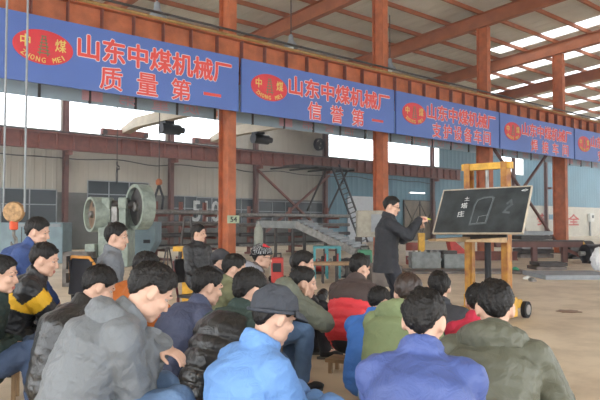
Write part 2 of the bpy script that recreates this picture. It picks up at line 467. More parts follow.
bn = {1: 'left of the long dark windows', 2: 'behind the press flywheel side, at left of the big dark window', 3: 'right of the old press', 4: 'at the left end of the cross bracing', 5: 'at the right end of the cross bracing',
      6: 'behind the lecturer between two bright windows', 7: 'right of the second bright blue-side window', 8: 'behind the lift mast', 9: 'behind the blackboard', 10: 'left of the white painted wall', 11: 'at the far right of the blue wall'}
places = ['', '', 'between the dark windows and the old press', 'right of the old press and its flywheel', 'at the left foot of the cross bracing', 'at the right foot of the cross bracing', 'behind the control box near the lecturer',
          'between the brown door and the blackboard', 'half hidden behind the lift mast', 'just right of the blackboard', 'in front of the white wall at far right']
for j, u in enumerate(BCOLS[:11]):
    if j < 2 or j in (6, 8): continue
    t = empty('wall_column', (u, VW - (.3 if j < 9 else .55), 0), 0, 'thin dark red back-wall column ' + places[j], 'column'); t['kind'] = 'thing'
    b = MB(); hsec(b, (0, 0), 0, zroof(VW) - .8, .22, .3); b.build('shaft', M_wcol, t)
    MB().bar((0, -.2, 4.82), (0, -.62, 4.82), .2, .2).build('bracket', M_rustd, t)

# rafters on every frame
wh = ['crossing the top left behind the first banner', 'rising from behind the second banner to the top of the frame', 'meeting the column above the third banner', 'meeting the far right column', 'lowest and farthest at upper right']
for k, u in enumerate(COLS[1:6]):
    t = empty('roof_rafter', (u, 0, 0), 0, 'rust-red tapered roof rafter ' + wh[k], 'rafter'); t['kind'] = 'thing'
    y0, y1 = V0, VW - .1
    b = MB()
    b.bar((0, y0, zroof(y0) - .46), (0, y1, zroof(y1) - .46), .018, .5)
    b.build('web', M_rafter, t)
    b = MB(); b.bar((0, y0, zroof(y0) - .2), (0, y1, zroof(y1) - .2), .24, .02); b.bar((0, y0, zroof(y0) - .72), (0, y1, zroof(y1) - .72), .24, .02)
    b.build('flanges', M_rafter, t)

# ------------------------------------------------------------------ banners on the girder
M_banner = mat('banner_blue', '#5570b4', .45, 0, .06, .8, .03, 2)
M_letter = mat('banner_red', '#dd5148', .5, 0, .04)
M_edge = mat('banner_letter_edge', '#eadfe2', .5, 0, .02)
M_logo = mat('logo_red', '#d23c44', .5, 0, .08, 2)
M_gold = mat('logo_yellow', '#d9c46a', .5, 0, .05)
M_tower = mat('logo_green', '#6f7d58', .5, 0, .1)
M_backsheet = mat('pale_blue_sheet', '#9db0ba', .6, 0, .08, 1)
M_pink = mat('faded_red', '#c79ba0', .6, 0, .05)
BV = 13.02
BZ0, BZ1 = 4.1, 5.45
second = ['质量第一', '信誉第一', '支护设备车间', '焊接车间', '安全第一']
bl = ['large blue banner with red characters 质量第一, first from the left', 'blue banner with red characters 信誉第一, second from the left', 'blue banner with red characters 支护设备车间 above the blackboard',
      'blue banner in the fourth place with faded red second line', 'blue banner cut by the right edge of the photo']
def star_ell(mb, cx, cz, a, b_, y0, y1, n=48):
    mb.prism([(cx + a * math.cos(2 * math.pi * i / n), cz + b_ * math.sin(2 * math.pi * i / n)) for i in range(n)], y0, y1)
for i in range(5):
    x0 = 3.64 + 5.96 * i + .05; x1 = x0 + 5.86
    if i == 0: x0 -= .35
    H = BZ1 - BZ0; z = lambda f: BZ1 - f * H
    xm = x1 - 5.86
    t = empty('banner', (0, BV, 0), 0, bl[i], 'banner', 'blue slogan banners'); t['kind'] = 'thing'
    MB().box(((x0 + x1) / 2, .03, (BZ0 + BZ1) / 2), (x1 - x0, .06, H)).build('panel', M_banner, t)
    for q in (.1, .5, .9): MB().box((x0 + (x1 - x0) * q, .165, 5.3), (.06, .235, .06)).build('hanger', M_dark, t)
    # logo: red oval, two characters, a stacked tower and the arched name
    cx, cz = xm + (1.04 if i == 0 else .88), z(.46); a, b_ = .6, .345
    lg = MB(); star_ell(lg, cx, cz, a, b_, -.012, 0); lgo = lg.build('logo', M_logo, t)
    def F(x, zz, dy=-.014): return frame_mtx((x, dy, zz), (1, 0, 0), (0, 0, 1))
    lettering('logo_character', '中', .19, .24, F(cx - .36, cz + .08), M_gold, lgo, .01)
    lettering('logo_character', '煤', .22, .25, F(cx + .34, cz + .08), M_gold, lgo, .01)
    tw = MB()
    for k in range(6):
        w_ = .10 + .03 * k; tw.box((cx, -.016, cz + .22 - k * .068), (w_, .008, .022)); tw.box((cx - w_ * .32, -.016, cz + .19 - k * .068), (.02, .008, .05)); tw.box((cx + w_ * .32, -.016, cz + .19 - k * .068), (.02, .008, .05))
    tw.build('logo_tower', M_tower, lgo)
    word = 'ZHONG MEI'
    for k, ch in enumerate(word):
        if ch == ' ': continue
        f = (k - 4) / 4; an = math.pi * 1.5 + f * .92
        q = Vector((cx + a * .82 * math.cos(an), -.014, cz + b_ * .76 * math.sin(an)))
        tx = Vector((-a * math.sin(an), 0, b_ * math.cos(an))).normalized()
        lettering('logo_letter', ch, .02 if ch == 'I' else .075, .10, frame_mtx(q, tx, Vector((0, -1, 0)).cross(tx)), M_gold, lgo, .015)
    # the two lines
    if i < 5:
        s = '山东中煤机械厂'
        l0, l1 = (xm + 1.75, xm + 5.62) if i == 0 else (xm + 1.55, xm + 5.62)
        m_ = frame_mtx(((l0 + l1) / 2, -.004, z(.33)), (1, 0, 0), (0, 0, 1))
        lettering('line_edge', s, l1 - l0, .5, m_, M_edge, t, .055, .002)
        m_ = frame_mtx(((l0 + l1) / 2, -.009, z(.33)), (1, 0, 0), (0, 0, 1))
        lettering('line_characters', s, l1 - l0, .5, m_, M_letter, t, .028, .004)
        s2 = second[i]; n = len(s2)
        l0, l1 = (xm + 2.05, xm + 5.5) if n == 4 else (xm + 1.75, xm + 5.35)
        pitch = (l1 - l0) / n
        for k, ch in enumerate(s2):
            xc = l0 + pitch * (k + .5); wc, hc = (.5, .48) if ch != '一' else (.5, .07)
            if n > 4: wc = .46
            lettering('character_edge', ch, wc, hc, F(xc, z(.77), -.004), M_edge, t, .042, .002)
            lettering('character', ch, wc, hc, F(xc, z(.77), -.009), M_letter, t, .016, .004)
    # pale sheets of the far side of the girder, seen below the banner
    t = empty('backing_sheet', (0, V1 + .75, 0), 0, 'row of pale blue sheets hanging below the ' + ['first', 'second', 'third', 'fourth', 'fifth'][i] + ' blue banner', 'sheet', 'pale sheets below the banners'); t['kind'] = 'thing'
    for k in range(5):
        a0 = xm + 1.17 * k + .35; 
        MB().box((a0 + .58, 0, 4.82), (1.12, .04, 1.4)).build('panel', M_backsheet, t)
        MB().box((a0 + 1.17, -.02, 4.82), (.05, .06, 1.42)).build('seam_bar', M_dark, t)
    for k, ch in enumerate(second[i][::-1]):
        n = len(second[i]); lettering('faded_character', ch, .5, .36, F(xm + 2.3 + (3.6 / n) * (k + .5), 4.36, -.03), M_pink, t, .006, .002, mirror=True)
    MB().bar((xm + 3, 0, 5.45), (xm + 3, -.9, 5.45), .08, .08).build('bracket', M_dark, t)

# ------------------------------------------------------------------ bridge cranes of the far bay
M_beige = mat('beige_crane_paint', '#b3a793', .55, 0, .1, 2)
def bridge_crane(u, label, both):
    t = empty('bridge_crane', (u, 0, 0), 0, label, 'crane', 'overhead bridge cranes'); t['kind'] = 'thing'
    yb = VW - .75
    b = MB(); prof = [(-.22, 5.98), (.22, 5.98), (.22, 6.55), (-.22, 6.55)]
    b.prism([(-.22, 6.2), (.22, 6.2), (.22, 6.7), (-.22, 6.7)], 16.5, yb - 1.5)
    b.add([(-.22, yb - 1.5, 6.2), (.22, yb - 1.5, 6.2), (.22, yb - 1.5, 6.7), (-.22, yb - 1.5, 6.7), (-.22, yb, 6.02), (.22, yb, 6.02), (.22, yb, 6.3), (-.22, yb, 6.3)],
          [(0, 1, 5, 4), (1, 2, 6, 5), (2, 3, 7, 6), (3, 0, 4, 7), (4, 5, 6, 7)])
    b.add([(-.22, 15, 6.02), (.22, 15, 6.02), (.22, 15, 6.3), (-.22, 15, 6.3), (-.22, 16.5, 6.2), (.22, 16.5, 6.2), (.22, 16.5, 6.7), (-.22, 16.5, 6.7)],
          [(0, 1, 5, 4), (1, 2, 6, 5), (2, 3, 7, 6), (3, 0, 4, 7), (0, 3, 2, 1)])
    b.build('bridge_beam', M_beige, t)
    for y in (yb, 15):
        o = MB().box((0, y, 6.06), (2.6, .3, .3)).build('end_carriage', M_rustd, t)
        for sx in (-1, 1): MB().cyl((sx * 1.15, y - .17, 6.02), (sx * 1.15, y + .17, 6.02), .13, n=14).build('wheel', M_dark, o)
    h = MB(); y = yb - 4.2; h.cyl((-.25, y, 5.85), (.75, y, 5.85), .26, n=16); h.box((.1, y, 6.15), (.5, .5, .12)); h.cyl((.75, y, 5.85), (1.0, y, 5.85), .16, n=12)
    h.build('hoist', M_black, t)
bridge_crane(u_at(124, VW - .75), 'beige overhead bridge crane with black hoist, left of the first column', 1)
bridge_crane(u_at(212, VW - .75), 'beige overhead bridge crane half hidden behind the first column', 1)

# ------------------------------------------------------------------ back of the hall: bracing, platform, ladder, fan
t = empty('cross_bracing', (0, VW - .535, 0), 0, 'rust-red crossed steel braces between two back-wall columns', 'brace'); t['kind'] = 'thing'
ua, uc = 24.75, 30.85
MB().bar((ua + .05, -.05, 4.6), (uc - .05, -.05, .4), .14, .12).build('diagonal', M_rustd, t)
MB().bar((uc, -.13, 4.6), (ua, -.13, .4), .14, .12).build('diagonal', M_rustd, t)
t = empty('column_brace', (0, V1 + .12, 0), 0, 'thin dark crossed brace between the two columns behind the blackboard', 'brace'); t['kind'] = 'thing'
MB().bar((COLS[3] + .2, 0, 4.75), (COLS[4] - .2, 0, .5), .1, .08).build('diagonal', M_wcol, t)
MB().bar((COLS[3] + .2, .11, .5), (COLS[4] - .2, .11, 4.75), .1, .08).build('diagonal', M_wcol, t)
for px, y0, y1, Z_, lab, top in ((159, 182, 214, 24.0, 'dark sling hanging from an orange hook right of the flywheel', True), (117, 164, 184, 27.0, 'small dark hook hanging on a thin chain above the press', False)):
    p = PX(px, y0, Z_); hh = p.z - PX(px, y1, Z_).z
    t = empty('hanging_sling', p, 0, lab, 'hook'); t['kind'] = 'thing'
    if top: MB().lathe([(.05, -.12), (.12, -.08), (.12, .06), (.05, .12)], 12).build('hook_block', mat('faded_orange', '#b0673f', .6), t, 40)
    else: MB().tube([(0, 0, .1), (0, 0, -.05), (.1, 0, -.1), (.1, 0, -.2), (0, 0, -.24)], .035).build('hook_block', M_dark, t)
    MB().cyl((0, 0, .08), (0, 0, zroof(p.y) - p.z), .018, n=6).build('chain', M_dark, t)
    for sx in (-1, 1):
        q = RGT * (sx * (.16 if top else .03)); MB().tube([(0, 0, -.1), (q.x, q.y, -hh * .5), (q.x * .6, q.y * .6, -hh)], .045 if top else .02).build('sling_leg', M_black, t)
ya = VW - 2.0
t = empty('wall_platform', (0, 0, 0), 0, 'dark steel access platform high on the wall above the ladder', 'platform'); t['kind'] = 'thing'
ua, uc = u_at(291, ya), u_at(346, ya)
MB().box(((ua + uc) / 2, ya, 4.92), (uc - ua, 1.6, .08)).build('deck', M_dark, t)
for i in range(4):
    q = ua + (uc - ua) * i / 3
    MB().bar((q, ya - .8, 4.83), (q, VW - .02, 4.83), .08, .1).build('deck_beam', M_dark, t)
for q in (ua + 2.3, uc - .6): MB().bar((q, ya - .75, 4.83), (q + .8, VW - .1, 2.2), .09, .09).build('strut', M_dark, t)
t = empty('ladder', (0, 0, 0), 0, 'tall dark steel ladder leaning up to the wall platform', 'ladder'); t['kind'] = 'thing'
p0 = Vector((u_at(362, ya - .9), ya - 1.1, 0)); p1 = Vector((u_at(334, ya - .9), ya - 1.05, 5.0)); dx = Vector((.32, 0, .1))
for sgn in (-1, 1): MB().bar(p0 + dx * sgn, p1 + dx * sgn, .09, .09).build('rail', M_black, t)
for i in range(16):
    p = p0.lerp(p1, (i + .7) / 16.4)
    MB().bar(p - dx, p + dx, .06, .06).build('rung', M_black, t)
t = empty('wall_fan', (u_at(320, VW - .4), VW - .3, 6.7), 0, 'round black fan mounted high on the cream wall beside the windows', 'fan'); t['kind'] = 'thing'
ax = Matrix.Rotation(R(90), 3, 'X')
MB().lathe([(.34, -.1), (.42, -.1), (.42, .12), (.34, .12), (.34, -.1)], 24, axis=ax).build('housing', M_black, t)
b = MB()
for k in range(4):
    a = k * math.pi / 2 + .4; r = Matrix.Rotation(a, 3, 'Y') @ Matrix.Rotation(.4, 3, 'X')
    b.box(Matrix.Rotation(a, 3, 'Y') @ Vector((0, 0, .2)), (.2, .015, .26), r)
b.cyl((0, -.05, 0), (0, .08, 0), .09, n=14).build('blades', M_dark, t)
MB().bar((0, .05, 0), (0, .3, 0), .12, .12).build('bracket', M_dark, t)
# tube lamp by the brown door
t = empty('tube_lamp', (u_at(418, VW - .2), VW - .13, 3.75), 0, 'lit fluorescent tube on the blue wall above the brown door', 'lamp'); t['kind'] = 'thing'
M_lit = bpy.data.materials.new('lit_tube'); M_lit.use_nodes = True
q = M_lit.node_tree.nodes['Principled BSDF']; q.inputs['Emission Color'].default_value = (1, 1, 1, 1); q.inputs['Emission Strength'].default_value = 1.6
MB().box((0, .06, 0), (1.9, .12, .12)).build('batten', M_white, t); MB().cyl((-.9, -.05, 0), (.9, -.05, 0), .05, n=10).build('tube', M_lit, t)

# hanging bell lamps under the roof
def bell(px, py, Z, label):
    p = PX(px, py, Z); t = empty('bell_lamp', p, 0, label, 'lamp', 'grey bell lamps under the roof'); t['kind'] = 'thing'
    MB().lathe([(.26, -.16), (.24, -.1), (.14, .02), (.09, .1), (.08, .26), (.03, .3)], 18).build('shade', M_grey, t, 40)
    MB().ell((0, 0, -.16), (.1, .1, .1)).build('bulb', M_white, t, True)
    MB().cyl((0, 0, .3), (0, 0, zroof(p.y) - p.z - .02), .02, n=6).build('stem', M_dark, t)
bell(291, 43, 22.5, 'grey bell lamp hanging above the second banner')
bell(157, 13, 16.5, 'grey bell lamp hanging above the first banner')
bell(390, 66, 25, 'grey bell lamp beside the top of the middle column')

# hook block hanging at far left on cables
Zh = 11.7; p = PX(14, 212, Zh)
t = empty('hoist_hook', p, 0, 'round brass-coloured hook block with orange hook hanging on cables at far left', 'hook'); t['kind'] = 'thing'
ax2 = Matrix.Rotation(PHI - R(0), 3, 'Z') @ Matrix.Rotation(R(90), 3, 'Y')
M_brass = mat('grimy_brass', '#a5825a', .5, .3, .4, 14)
M_orange = mat('orange_paint', '#e0572c', .45)
MB().lathe([(.02, -.06), (.17, -.06), (.19, -.03), (.19, .03), (.17, .06), (.02, .06)], 22, axis=ax2).build('sheave', M_brass, t, 40)
MB().box((0, 0, -.24), (.13, .1, .16)).build('hook_block', M_orange, t, bev=.02)
hp = [(0, 0, -.32), (0, 0, -.42), (.05, .04, -.48), (.06, .05, -.55), (.01, .01, -.61), (-.05, -.04, -.58), (-.06, -.05, -.53)]
MB().tube(hp, [.03, .03, .035, .035, .03, .025, .012], 10).build('hook', M_steel, t, True)
for sx in (-.19, .19):
    q = RGT * sx
    MB().cyl((q.x, q.y, 0), (q.x, q.y, 9.3 - p.z), .02, n=6).build('cable', M_grey, t)

# ------------------------------------------------------------------ machines at the back left
# old eccentric press with two flywheels
Zp = 20.0
p = at((118 - 300) / FPX * Zp, Zp)
t = empty('punch_press', p, rotz_for(0), 'old pale green punch press with two big flywheels', 'machine'); t['kind'] = 'thing'
# local: x right, y away
def wheelrot(a): return Matrix.Rotation(R(a), 3, 'Z') @ Matrix.Rotation(R(90), 3, 'Y')
k = Zp / FPX
def LX(px): return (px - 118) * k
def LZ(py): return CH + (224 - py) * k
def big_wheel(name, px, py, r, w0, w1, m_rim, m_web):
    c = (LX(px), 0, LZ(py)); A = wheelrot(38)
    MB().lathe([(r * .86, w0), (r, w0), (r, w1), (r * .86, w1), (r * .86, w0)], 34, c, axis=A).build(name, m_rim, t, 35)
    wb = MB().lathe([(r * .3, w0 * .55), (r * .87, w0 * .3), (r * .87, w1 * .3), (r * .3, w1 * .55)], 30, c, axis=A).build(name + '_web', m_web, t, 35)
    MB().lathe([(r * .16, w0 * 1.1), (r * .2, w0 * 1.0), (r * .2, w1), (r * .16, w1 * 1.1)], 18, c, axis=A).build('hub', M_steel, wb, 35)
big_wheel('flywheel', 140, 207, .70, -.2, .2, M_green, M_dark)
big_wheel('pulley', 96, 214.5, .54, -.2, .24, M_green, mat('rusty_web', '#7d6450', .6, 0, .25, 6))
b = MB(); b.prism([(-1.05, 2.0), (-.6, 2.05), (-.45, 1.9), (-.45, 1.2), (-.7, 1.05), (-.95, 1.3)], .3, .42); b.build('belt_guard', M_grey, t, bev=.03)
b = MB(); b.box((-.05, .1, .6), (.9, .9, 1.2)); b.box((-.28, 0, 1.45), (.22, .5, .7)); b.box((.2, 0, 1.45), (.22, .5, .7)); b.box((-.05, .2, 1.5), (.7, .2, .8)); b.build('frame', M_green, t, bev=.03)
b = MB(); b.cyl((-.75, 0, 1.9), (.55, 0, 1.9), .13, n=16); b.build('crankshaft', M_dark, t, 40)
for xx in (-.3, .2):
    MB().box((xx, -.05, 1.93), (.26, .5, .36)).build('bearing_cap', M_green, t, bev=.04)
MB().bar((-.05, -.15, 1.85), (-.05, -.15, 1.3), .2, .2).build('connecting_rod', M_steel, t, bev=.03)
MB().box((-.05, -.2, 1.15), (.34, .2, .4)).build('slide', M_dark, t)
MB().box((-.7, -.3, .35), (.3, .4, .7)).build('pedestal', M_green, t, bev=.02)

# blue-grey shear bodies left and right of the press
Zc = 20.6
def block(name, px0, px1, py0, Z, dep, label, cat, m=M_machine, extra=None):
    """a machine body standing on the floor, as wide as the photo shows at depth Z"""
    kk = Z / FPX; x0, x1 = (px0 - 300) * kk, (px1 - 300) * kk; h = CH + (224 - py0) * kk
    t = empty(name, at((x0 + x1) / 2, Z + dep / 2), rotz_for(0), label, cat); t['kind'] = 'thing'
    return t, x1 - x0, h, dep
t, w, h, dp = block('machine_cabinet', -40, 63, 222.5, 21.5, .9, 'long blue-grey machine body behind the men at far left', 'machine')
MB().box((0, 0, h / 2), (w, dp, h)).build('body', M_machine, t, bev=.03)
MB().box((.35, -dp / 2 - .01, h * .5), (.02, .02, h * .9)).build('panel_seam', M_dark, t)
MB().box((.9, -dp / 2 - .03, h * .93), (1.5, .06, .1)).build('top_rail', M_grey, t)
t, w, h, dp = block('machine_cabinet', 112, 155.5, 222, 21.8, 1.0, 'blue-grey machine body right of the flywheel with a slanted lower edge', 'machine')
b = MB(); b.prism([(-w / 2, .25), (w / 2 - .25, .25), (w / 2, .7), (w / 2, h), (-w / 2, h)], -dp / 2, dp / 2); b.build('body', M_machine, t, bev=.03)
MB().box((w / 2 - .28, -dp / 2 - .02, h - .65), (.22, .05, .12)).build('name_plate', M_black, t)
for sx in (-.5, .35): MB().box((sx, 0, .125), (.2, .7, .25)).build('foot', M_dark, t)

# low grey frame with square holes
t, w, h, dp = block('grid_stand', 63, 91, 252, 13.5, .35, 'low grey steel frame with square holes behind the man in yellow and black', 'frame')
b = MB()
for i in range(4): b.box((-w / 2 + .04 + (w - .08) * i / 3, 0, h / 2), (.08, dp, h))
for z in (.04, h * .45, h - .04): b.box((0, 0, z), (w, dp, .08))
b.build('grid', mat('brown_grey_steel', '#6f6862', .6, 0, .2, 6), t)

# ------------------------------------------------------------------ racks of long steel bars
def bar_rack(v, px0, px1, label, group, n, rows, z0, dz):
    u0, u1 = u_at(px0, v), u_at(px1, v)
    t = empty('bar_rack', ((u0 + u1) / 2, v, 0), 0, label, 'rack'); t['kind'] = 'thing'
    L_ = u1 - u0
    for q in (-.36, .0, .36):
        p_ = MB().bar((L_ * q, .32, 0), (L_ * q, .32, z0 + rows * dz + .1), .12, .12).build('post', M_rustd, t)
        for r in range(rows): MB().bar((L_ * q, .3, z0 + r * dz), (L_ * q, -.5, z0 + r * dz), .08, .08).build('arm', M_rustd, p_)
        MB().box((L_ * q, -.05, .04), (.2, 1.1, .08)).build('foot', M_rustd, p_)
    lv = ['bottom', 'second', 'third', 'fourth', 'fifth', 'top']
    proto = None
    for r in range(rows):
        for c in range(n):
            rad = .055 + .03 * ((r + c) % 2)
            o = MB().cyl((-L_ / 2 - .3 * ((r * c) % 2), 0, 0), (L_ / 2 + .2 * (c % 2), 0, 0), rad, n=10).build('steel_bar', [M_stock, M_dark, M_steel][(r * 2 + c) % 3], None, 40)
            o.location = ((u0 + u1) / 2, v + .12 - c * .2, z0 + .04 + rad + r * dz)
            tag(o, 'long round steel bar on the %s level of the %s' % (lv[r], group), 'bar', 'bars on the %s level of the %s' % (lv[r], group), 'thing')
bar_rack(21, 150, 218, 'rack of long steel bars behind the man on the chair', 'rack left of the first column', 3, 4, .35, .42)
bar_rack(22.5, 236, 345, 'rack of long steel bars below the cross bracing', 'rack right of the first column', 3, 4, .3, .42)

# gas cylinder
def gas(px, Z, label, m, h=1.36):
    t = empty('gas_cylinder', at((px - 300) / FPX * Z, Z), 0, label, 'gas cylinder'); t['kind'] = 'thing'
    MB().lathe([(.1, 0), (.115, .02), (.115, h - .28), (.1, h - .18), (.06, h - .1), (.045, h - .07)], 20).build('body', m, t, 40)
    MB().lathe([(.03, h - .08), (.03, h - .02), (.018, h), (.018, h + .05)], 10).build('valve', M_steel, t)
    MB().cyl((-.05, 0, h + .03), (.05, 0, h + .03), .02, n=10).build('hand_wheel', M_dark, t)
gas(258.5, 16.2, 'grey-green gas cylinder standing right of the first steel column', mat('cylinder_paint', '#7d8076', .5, 0, .2, 5))

# number plate on the first column: nearest column face
t = empty('number_plate', PX(230.8, 220, 16.42), 0, 'small pale green plate marked 54 on the first column', 'sign'); t['kind'] = 'thing'
MB().box((0, 0, 0), (.36, .03, .2)).build('plate', mat('plate_green', '#a9b79a', .6), t)
lettering('number', '54', .2, .13, frame_mtx((0, -.017, 0), (1, 0, 0), (0, 0, 1)), M_black, t, .02)
t.location = (COLS[1] + .02, V1 - .21 - .02 - .02, 1.42)

# belt conveyor
Zb = 19
t = empty('belt_conveyor', (0, 0, 0), 0, 'grey steel conveyor bending down towards the workbench', 'conveyor'); t['kind'] = 'thing'
q0, q1, q2 = PX(262, 224, 20.5), PX(303, 225, 19.5), PX(362, 252, 17.8)
b = MB(); b.bar(q0, q1, .55, .22); b.build('level_bed', M_concrete_g, t)
b = MB(); b.bar(q1, q2, .6, .2); b.build('sloping_bed', M_steel, t)
d_ = (q2 - q1); nrm = d_.cross(Vector((0, 0, 1))).normalized()
for i in range(11):
    c = q1.lerp(q2, (i + .5) / 11) + Vector((0, 0, .13)); MB().cyl(c - nrm * .27, c + nrm * .27, .045, n=10).build('roller', M_grey, t)
for i, (qq, hh) in enumerate(((q0.lerp(q1, .2), 0), (q0.lerp(q1, .9), 0), (q1.lerp(q2, .5), 0))):
    for s_ in (-.24, .24):
        a = qq + nrm * s_; MB().bar((a.x, a.y, 0), (a.x, a.y, a.z - .08), .07, .07).build('leg', M_dark, t)

# teal work table with clutter, low wooden bench in front
Zt = 15.5
t, w, h, dp = block('teal_work_table', 313.5, 341, 247.5, Zt, .7, 'teal steel frame table with parts lying inside it', 'table')
for sx in (-1, 0, 1):
    for sy in (-1, 1): MB().bar((sx * (w / 2 - .03), sy * (dp / 2 - .03), 0), (sx * (w / 2 - .03), sy * (dp / 2 - .03), h), .05, .05).build('leg', M_teal, t)
MB().box((0, 0, h), (w, dp, .05)).build('top', M_teal, t); MB().box((0, 0, .32), (w, dp, .03)).build('shelf', M_dark, t)
random.seed(3)
for i in range(6):
    c = at((319 + i * 4 - 300) / FPX * Zt, Zt + .35, .33 + .015)
    o = MB().lathe([(.02, 0), (.038 + .005 * (i % 2), .01), (.038, .1 + .06 * (i % 3)), (.02, .12 + .06 * (i % 3))], 12).build('machine_part', [M_steel, M_dark, M_red][i % 3], None, 40)
    o.location = c; tag(o, 'small turned metal part lying on the shelf of the teal table', 'part', 'parts on the teal table shelf', 'thing')
Zt = 14.2
t, w, h, dp = block('low_bench', 308, 351, 262.5, Zt, .5, 'low wooden bench in front of the teal table', 'bench')
MB().box((0, 0, h - .03), (w, dp, .06)).build('top', M_wood, t)
for sx in (-.42, -.15, .18, .42):
    for sy in (-.18, .18): MB().bar((sx * w, sy, 0), (sx * w, sy, h - .06), .05, .05).build('leg', M_dark, t)

# welding sets: red by the dotted cap, green behind the red jacket
def welder(px0, px1, py, Z, label, m):
    t, w, h, dp = block('welding_machine', px0, px1, py, Z, .5, label, 'welding machine')
    MB().box((0, 0, .12 + (h - .2) / 2), (w, dp, h - .2)).build('case', m, t, bev=.03)
    MB().box((0, -dp / 2 - .01, h * .62), (w * .7, .02, h * .25)).build('front_panel', M_black, t)
    MB().tube([(-w * .3, 0, h - .09), (-w * .3, 0, h), (w * .3, 0, h), (w * .3, 0, h - .09)], .02).build('handle', M_dark, t)
    for sx in (-1, 1): MB().cyl((sx * w / 2, -.15, .12), (sx * (w / 2 + .05), -.15, .12), .12, n=16).build('wheel', M_rubber, t); MB().cyl((sx * w / 2, .15, .12), (sx * (w / 2 + .05), .15, .12), .12, n=16).build('wheel', M_rubber, t)
welder(271, 283, 254, 13.0, 'red welding machine right of the dotted cap', M_red)
welder(359, 372, 246.5, 15.4, 'green welding machine left of the lecturer', mat('welder_green', '#3f7d5c', .5))

# steel scrap and motors between the bench and the lecturer
random.seed(11)
for i, (px, Z, s, m, lab) in enumerate([(301, 18.0, .5, M_dark, 'dark motor block under the conveyor bend'), (305, 16.6, .36, M_red, 'red gear housing under the conveyor'), (346, 17.2, .42, M_dark, 'dark gear housing left of the green welding machine'),
                                        (344.5, 15.9, .28, M_steel, 'grey motor lying at the low end of the conveyor'), (320, 17.0, .4, M_red, 'red motor behind the teal table')]):
    t = empty('motor', at((px - 300) / FPX * Z, Z), rotz_for(40 + 30 * i), lab, 'motor'); t['kind'] = 'thing'
    MB().cyl((-s * .5, 0, s * .55), (s * .5, 0, s * .55), s * .42, n=16).build('casing', m, t, 40)
    MB().box((0, 0, s * .08), (s * .9, s * .7, s * .16)).build('foot', M_dark, t)
    MB().cyl((s * .5, 0, s * .55), (s * .8, 0, s * .55), s * .1, n=10).build('shaft', M_steel, t)
    MB().box((0, -s * .35, s * .8), (s * .35, s * .3, s * .25)).build('terminal_box', m, t)

# control cabinet behind the lecturer
t, w, h, dp = block('control_cabinet', 357, 384, 210.5, 18.6, .4, 'beige control cabinet on a stand behind the lecturer', 'cabinet')
MB().box((0, 0, h - .38), (w, dp, .76)).build('body', mat('cabinet_beige', '#9d9788', .55), t, bev=.015)
MB().box((.18, -dp / 2 - .01, h - .36), (w * .42, .02, .5)).build('door', M_grey, t)
for sx in (-1, 1): MB().bar((sx * (w / 2 - .06), 0, 0), (sx * (w / 2 - .06), 0, h - .76), .07, .2).build('leg', M_dark, t)

# machined grey blocks and drum right of the lecturer
t, w, h, dp = block('gearbox_housing', 411.5, 440.5, 250.5, 19.0, .6, 'grey machined gearbox housing on the floor right of the lecturer', 'housing')
b = MB(); b.box((0, 0, h * .45), (w, dp, h * .9)); b.build('casting', M_concrete_g, t, bev=.02)
MB().box((0, 0, h * .5), (w + .06, dp + .06, .06)).build('flange', M_concrete_g, t)
for i in range(5): MB().cyl((-w * .4 + w * .2 * i, -dp / 2 + .12, h * .88), (-w * .4 + w * .2 * i, -dp / 2 + .12, h), .04, n=8).build('bolt', M_steel, t)
t, w, h, dp = block('gearbox_housing', 444, 468, 251.5, 19.0, .5, 'smaller grey plate housing beside the larger gearbox housing', 'housing')
MB().box((0, 0, h * .42), (w, dp, h * .84)).build('casting', M_concrete_g, t, bev=.02); MB().box((-.15, 0, h * .9), (.4, .3, .14)).build('cover', M_dark, t)
t = empty('oil_drum', at((412 - 300) / FPX * 21, 21), 0, 'red and white oil drum behind the lecturer\'s hand', 'drum'); t['kind'] = 'thing'
MB().lathe([(.27, 0), (.29, .02), (.29, .3), (.3, .32), (.29, .34), (.29, .6), (.3, .62), (.29, .64), (.29, .88), (.27, .9)], 22).build('body', mat('drum_brown_red', '#8d4a43', .6, 0, .2, 6), t, 40)
MB().lathe([(.293, .36), (.293, .58)], 22).build('band', M_white, t)

t.scale = (.72, .72, .78)

# yellow post and red scoop
t, w, h, dp = block('yellow_stand', 419, 425, 233, 20, .3, 'short yellow steel stand right of the drum', 'stand')
MB().box((0, 0, h / 2), (w, .2, h)).build('post', M_yellow, t); MB().box((0, 0, .02), (w * 2, .5, .04)).build('foot', M_dark, t)
t, w, h, dp = block('loader_bucket', 449, 466, 240, 21.5, .6, 'red loader bucket lying behind the lift forks', 'bucket')
b = MB(); b.prism([(-w / 2, h), (-w / 2 + .12, h + .02), (w / 2, .4), (w / 2 - .1, .0), (-w / 2 + .1, .0), (-w * .3, .3)], -.3, .3); b.build('shell', M_red, t)

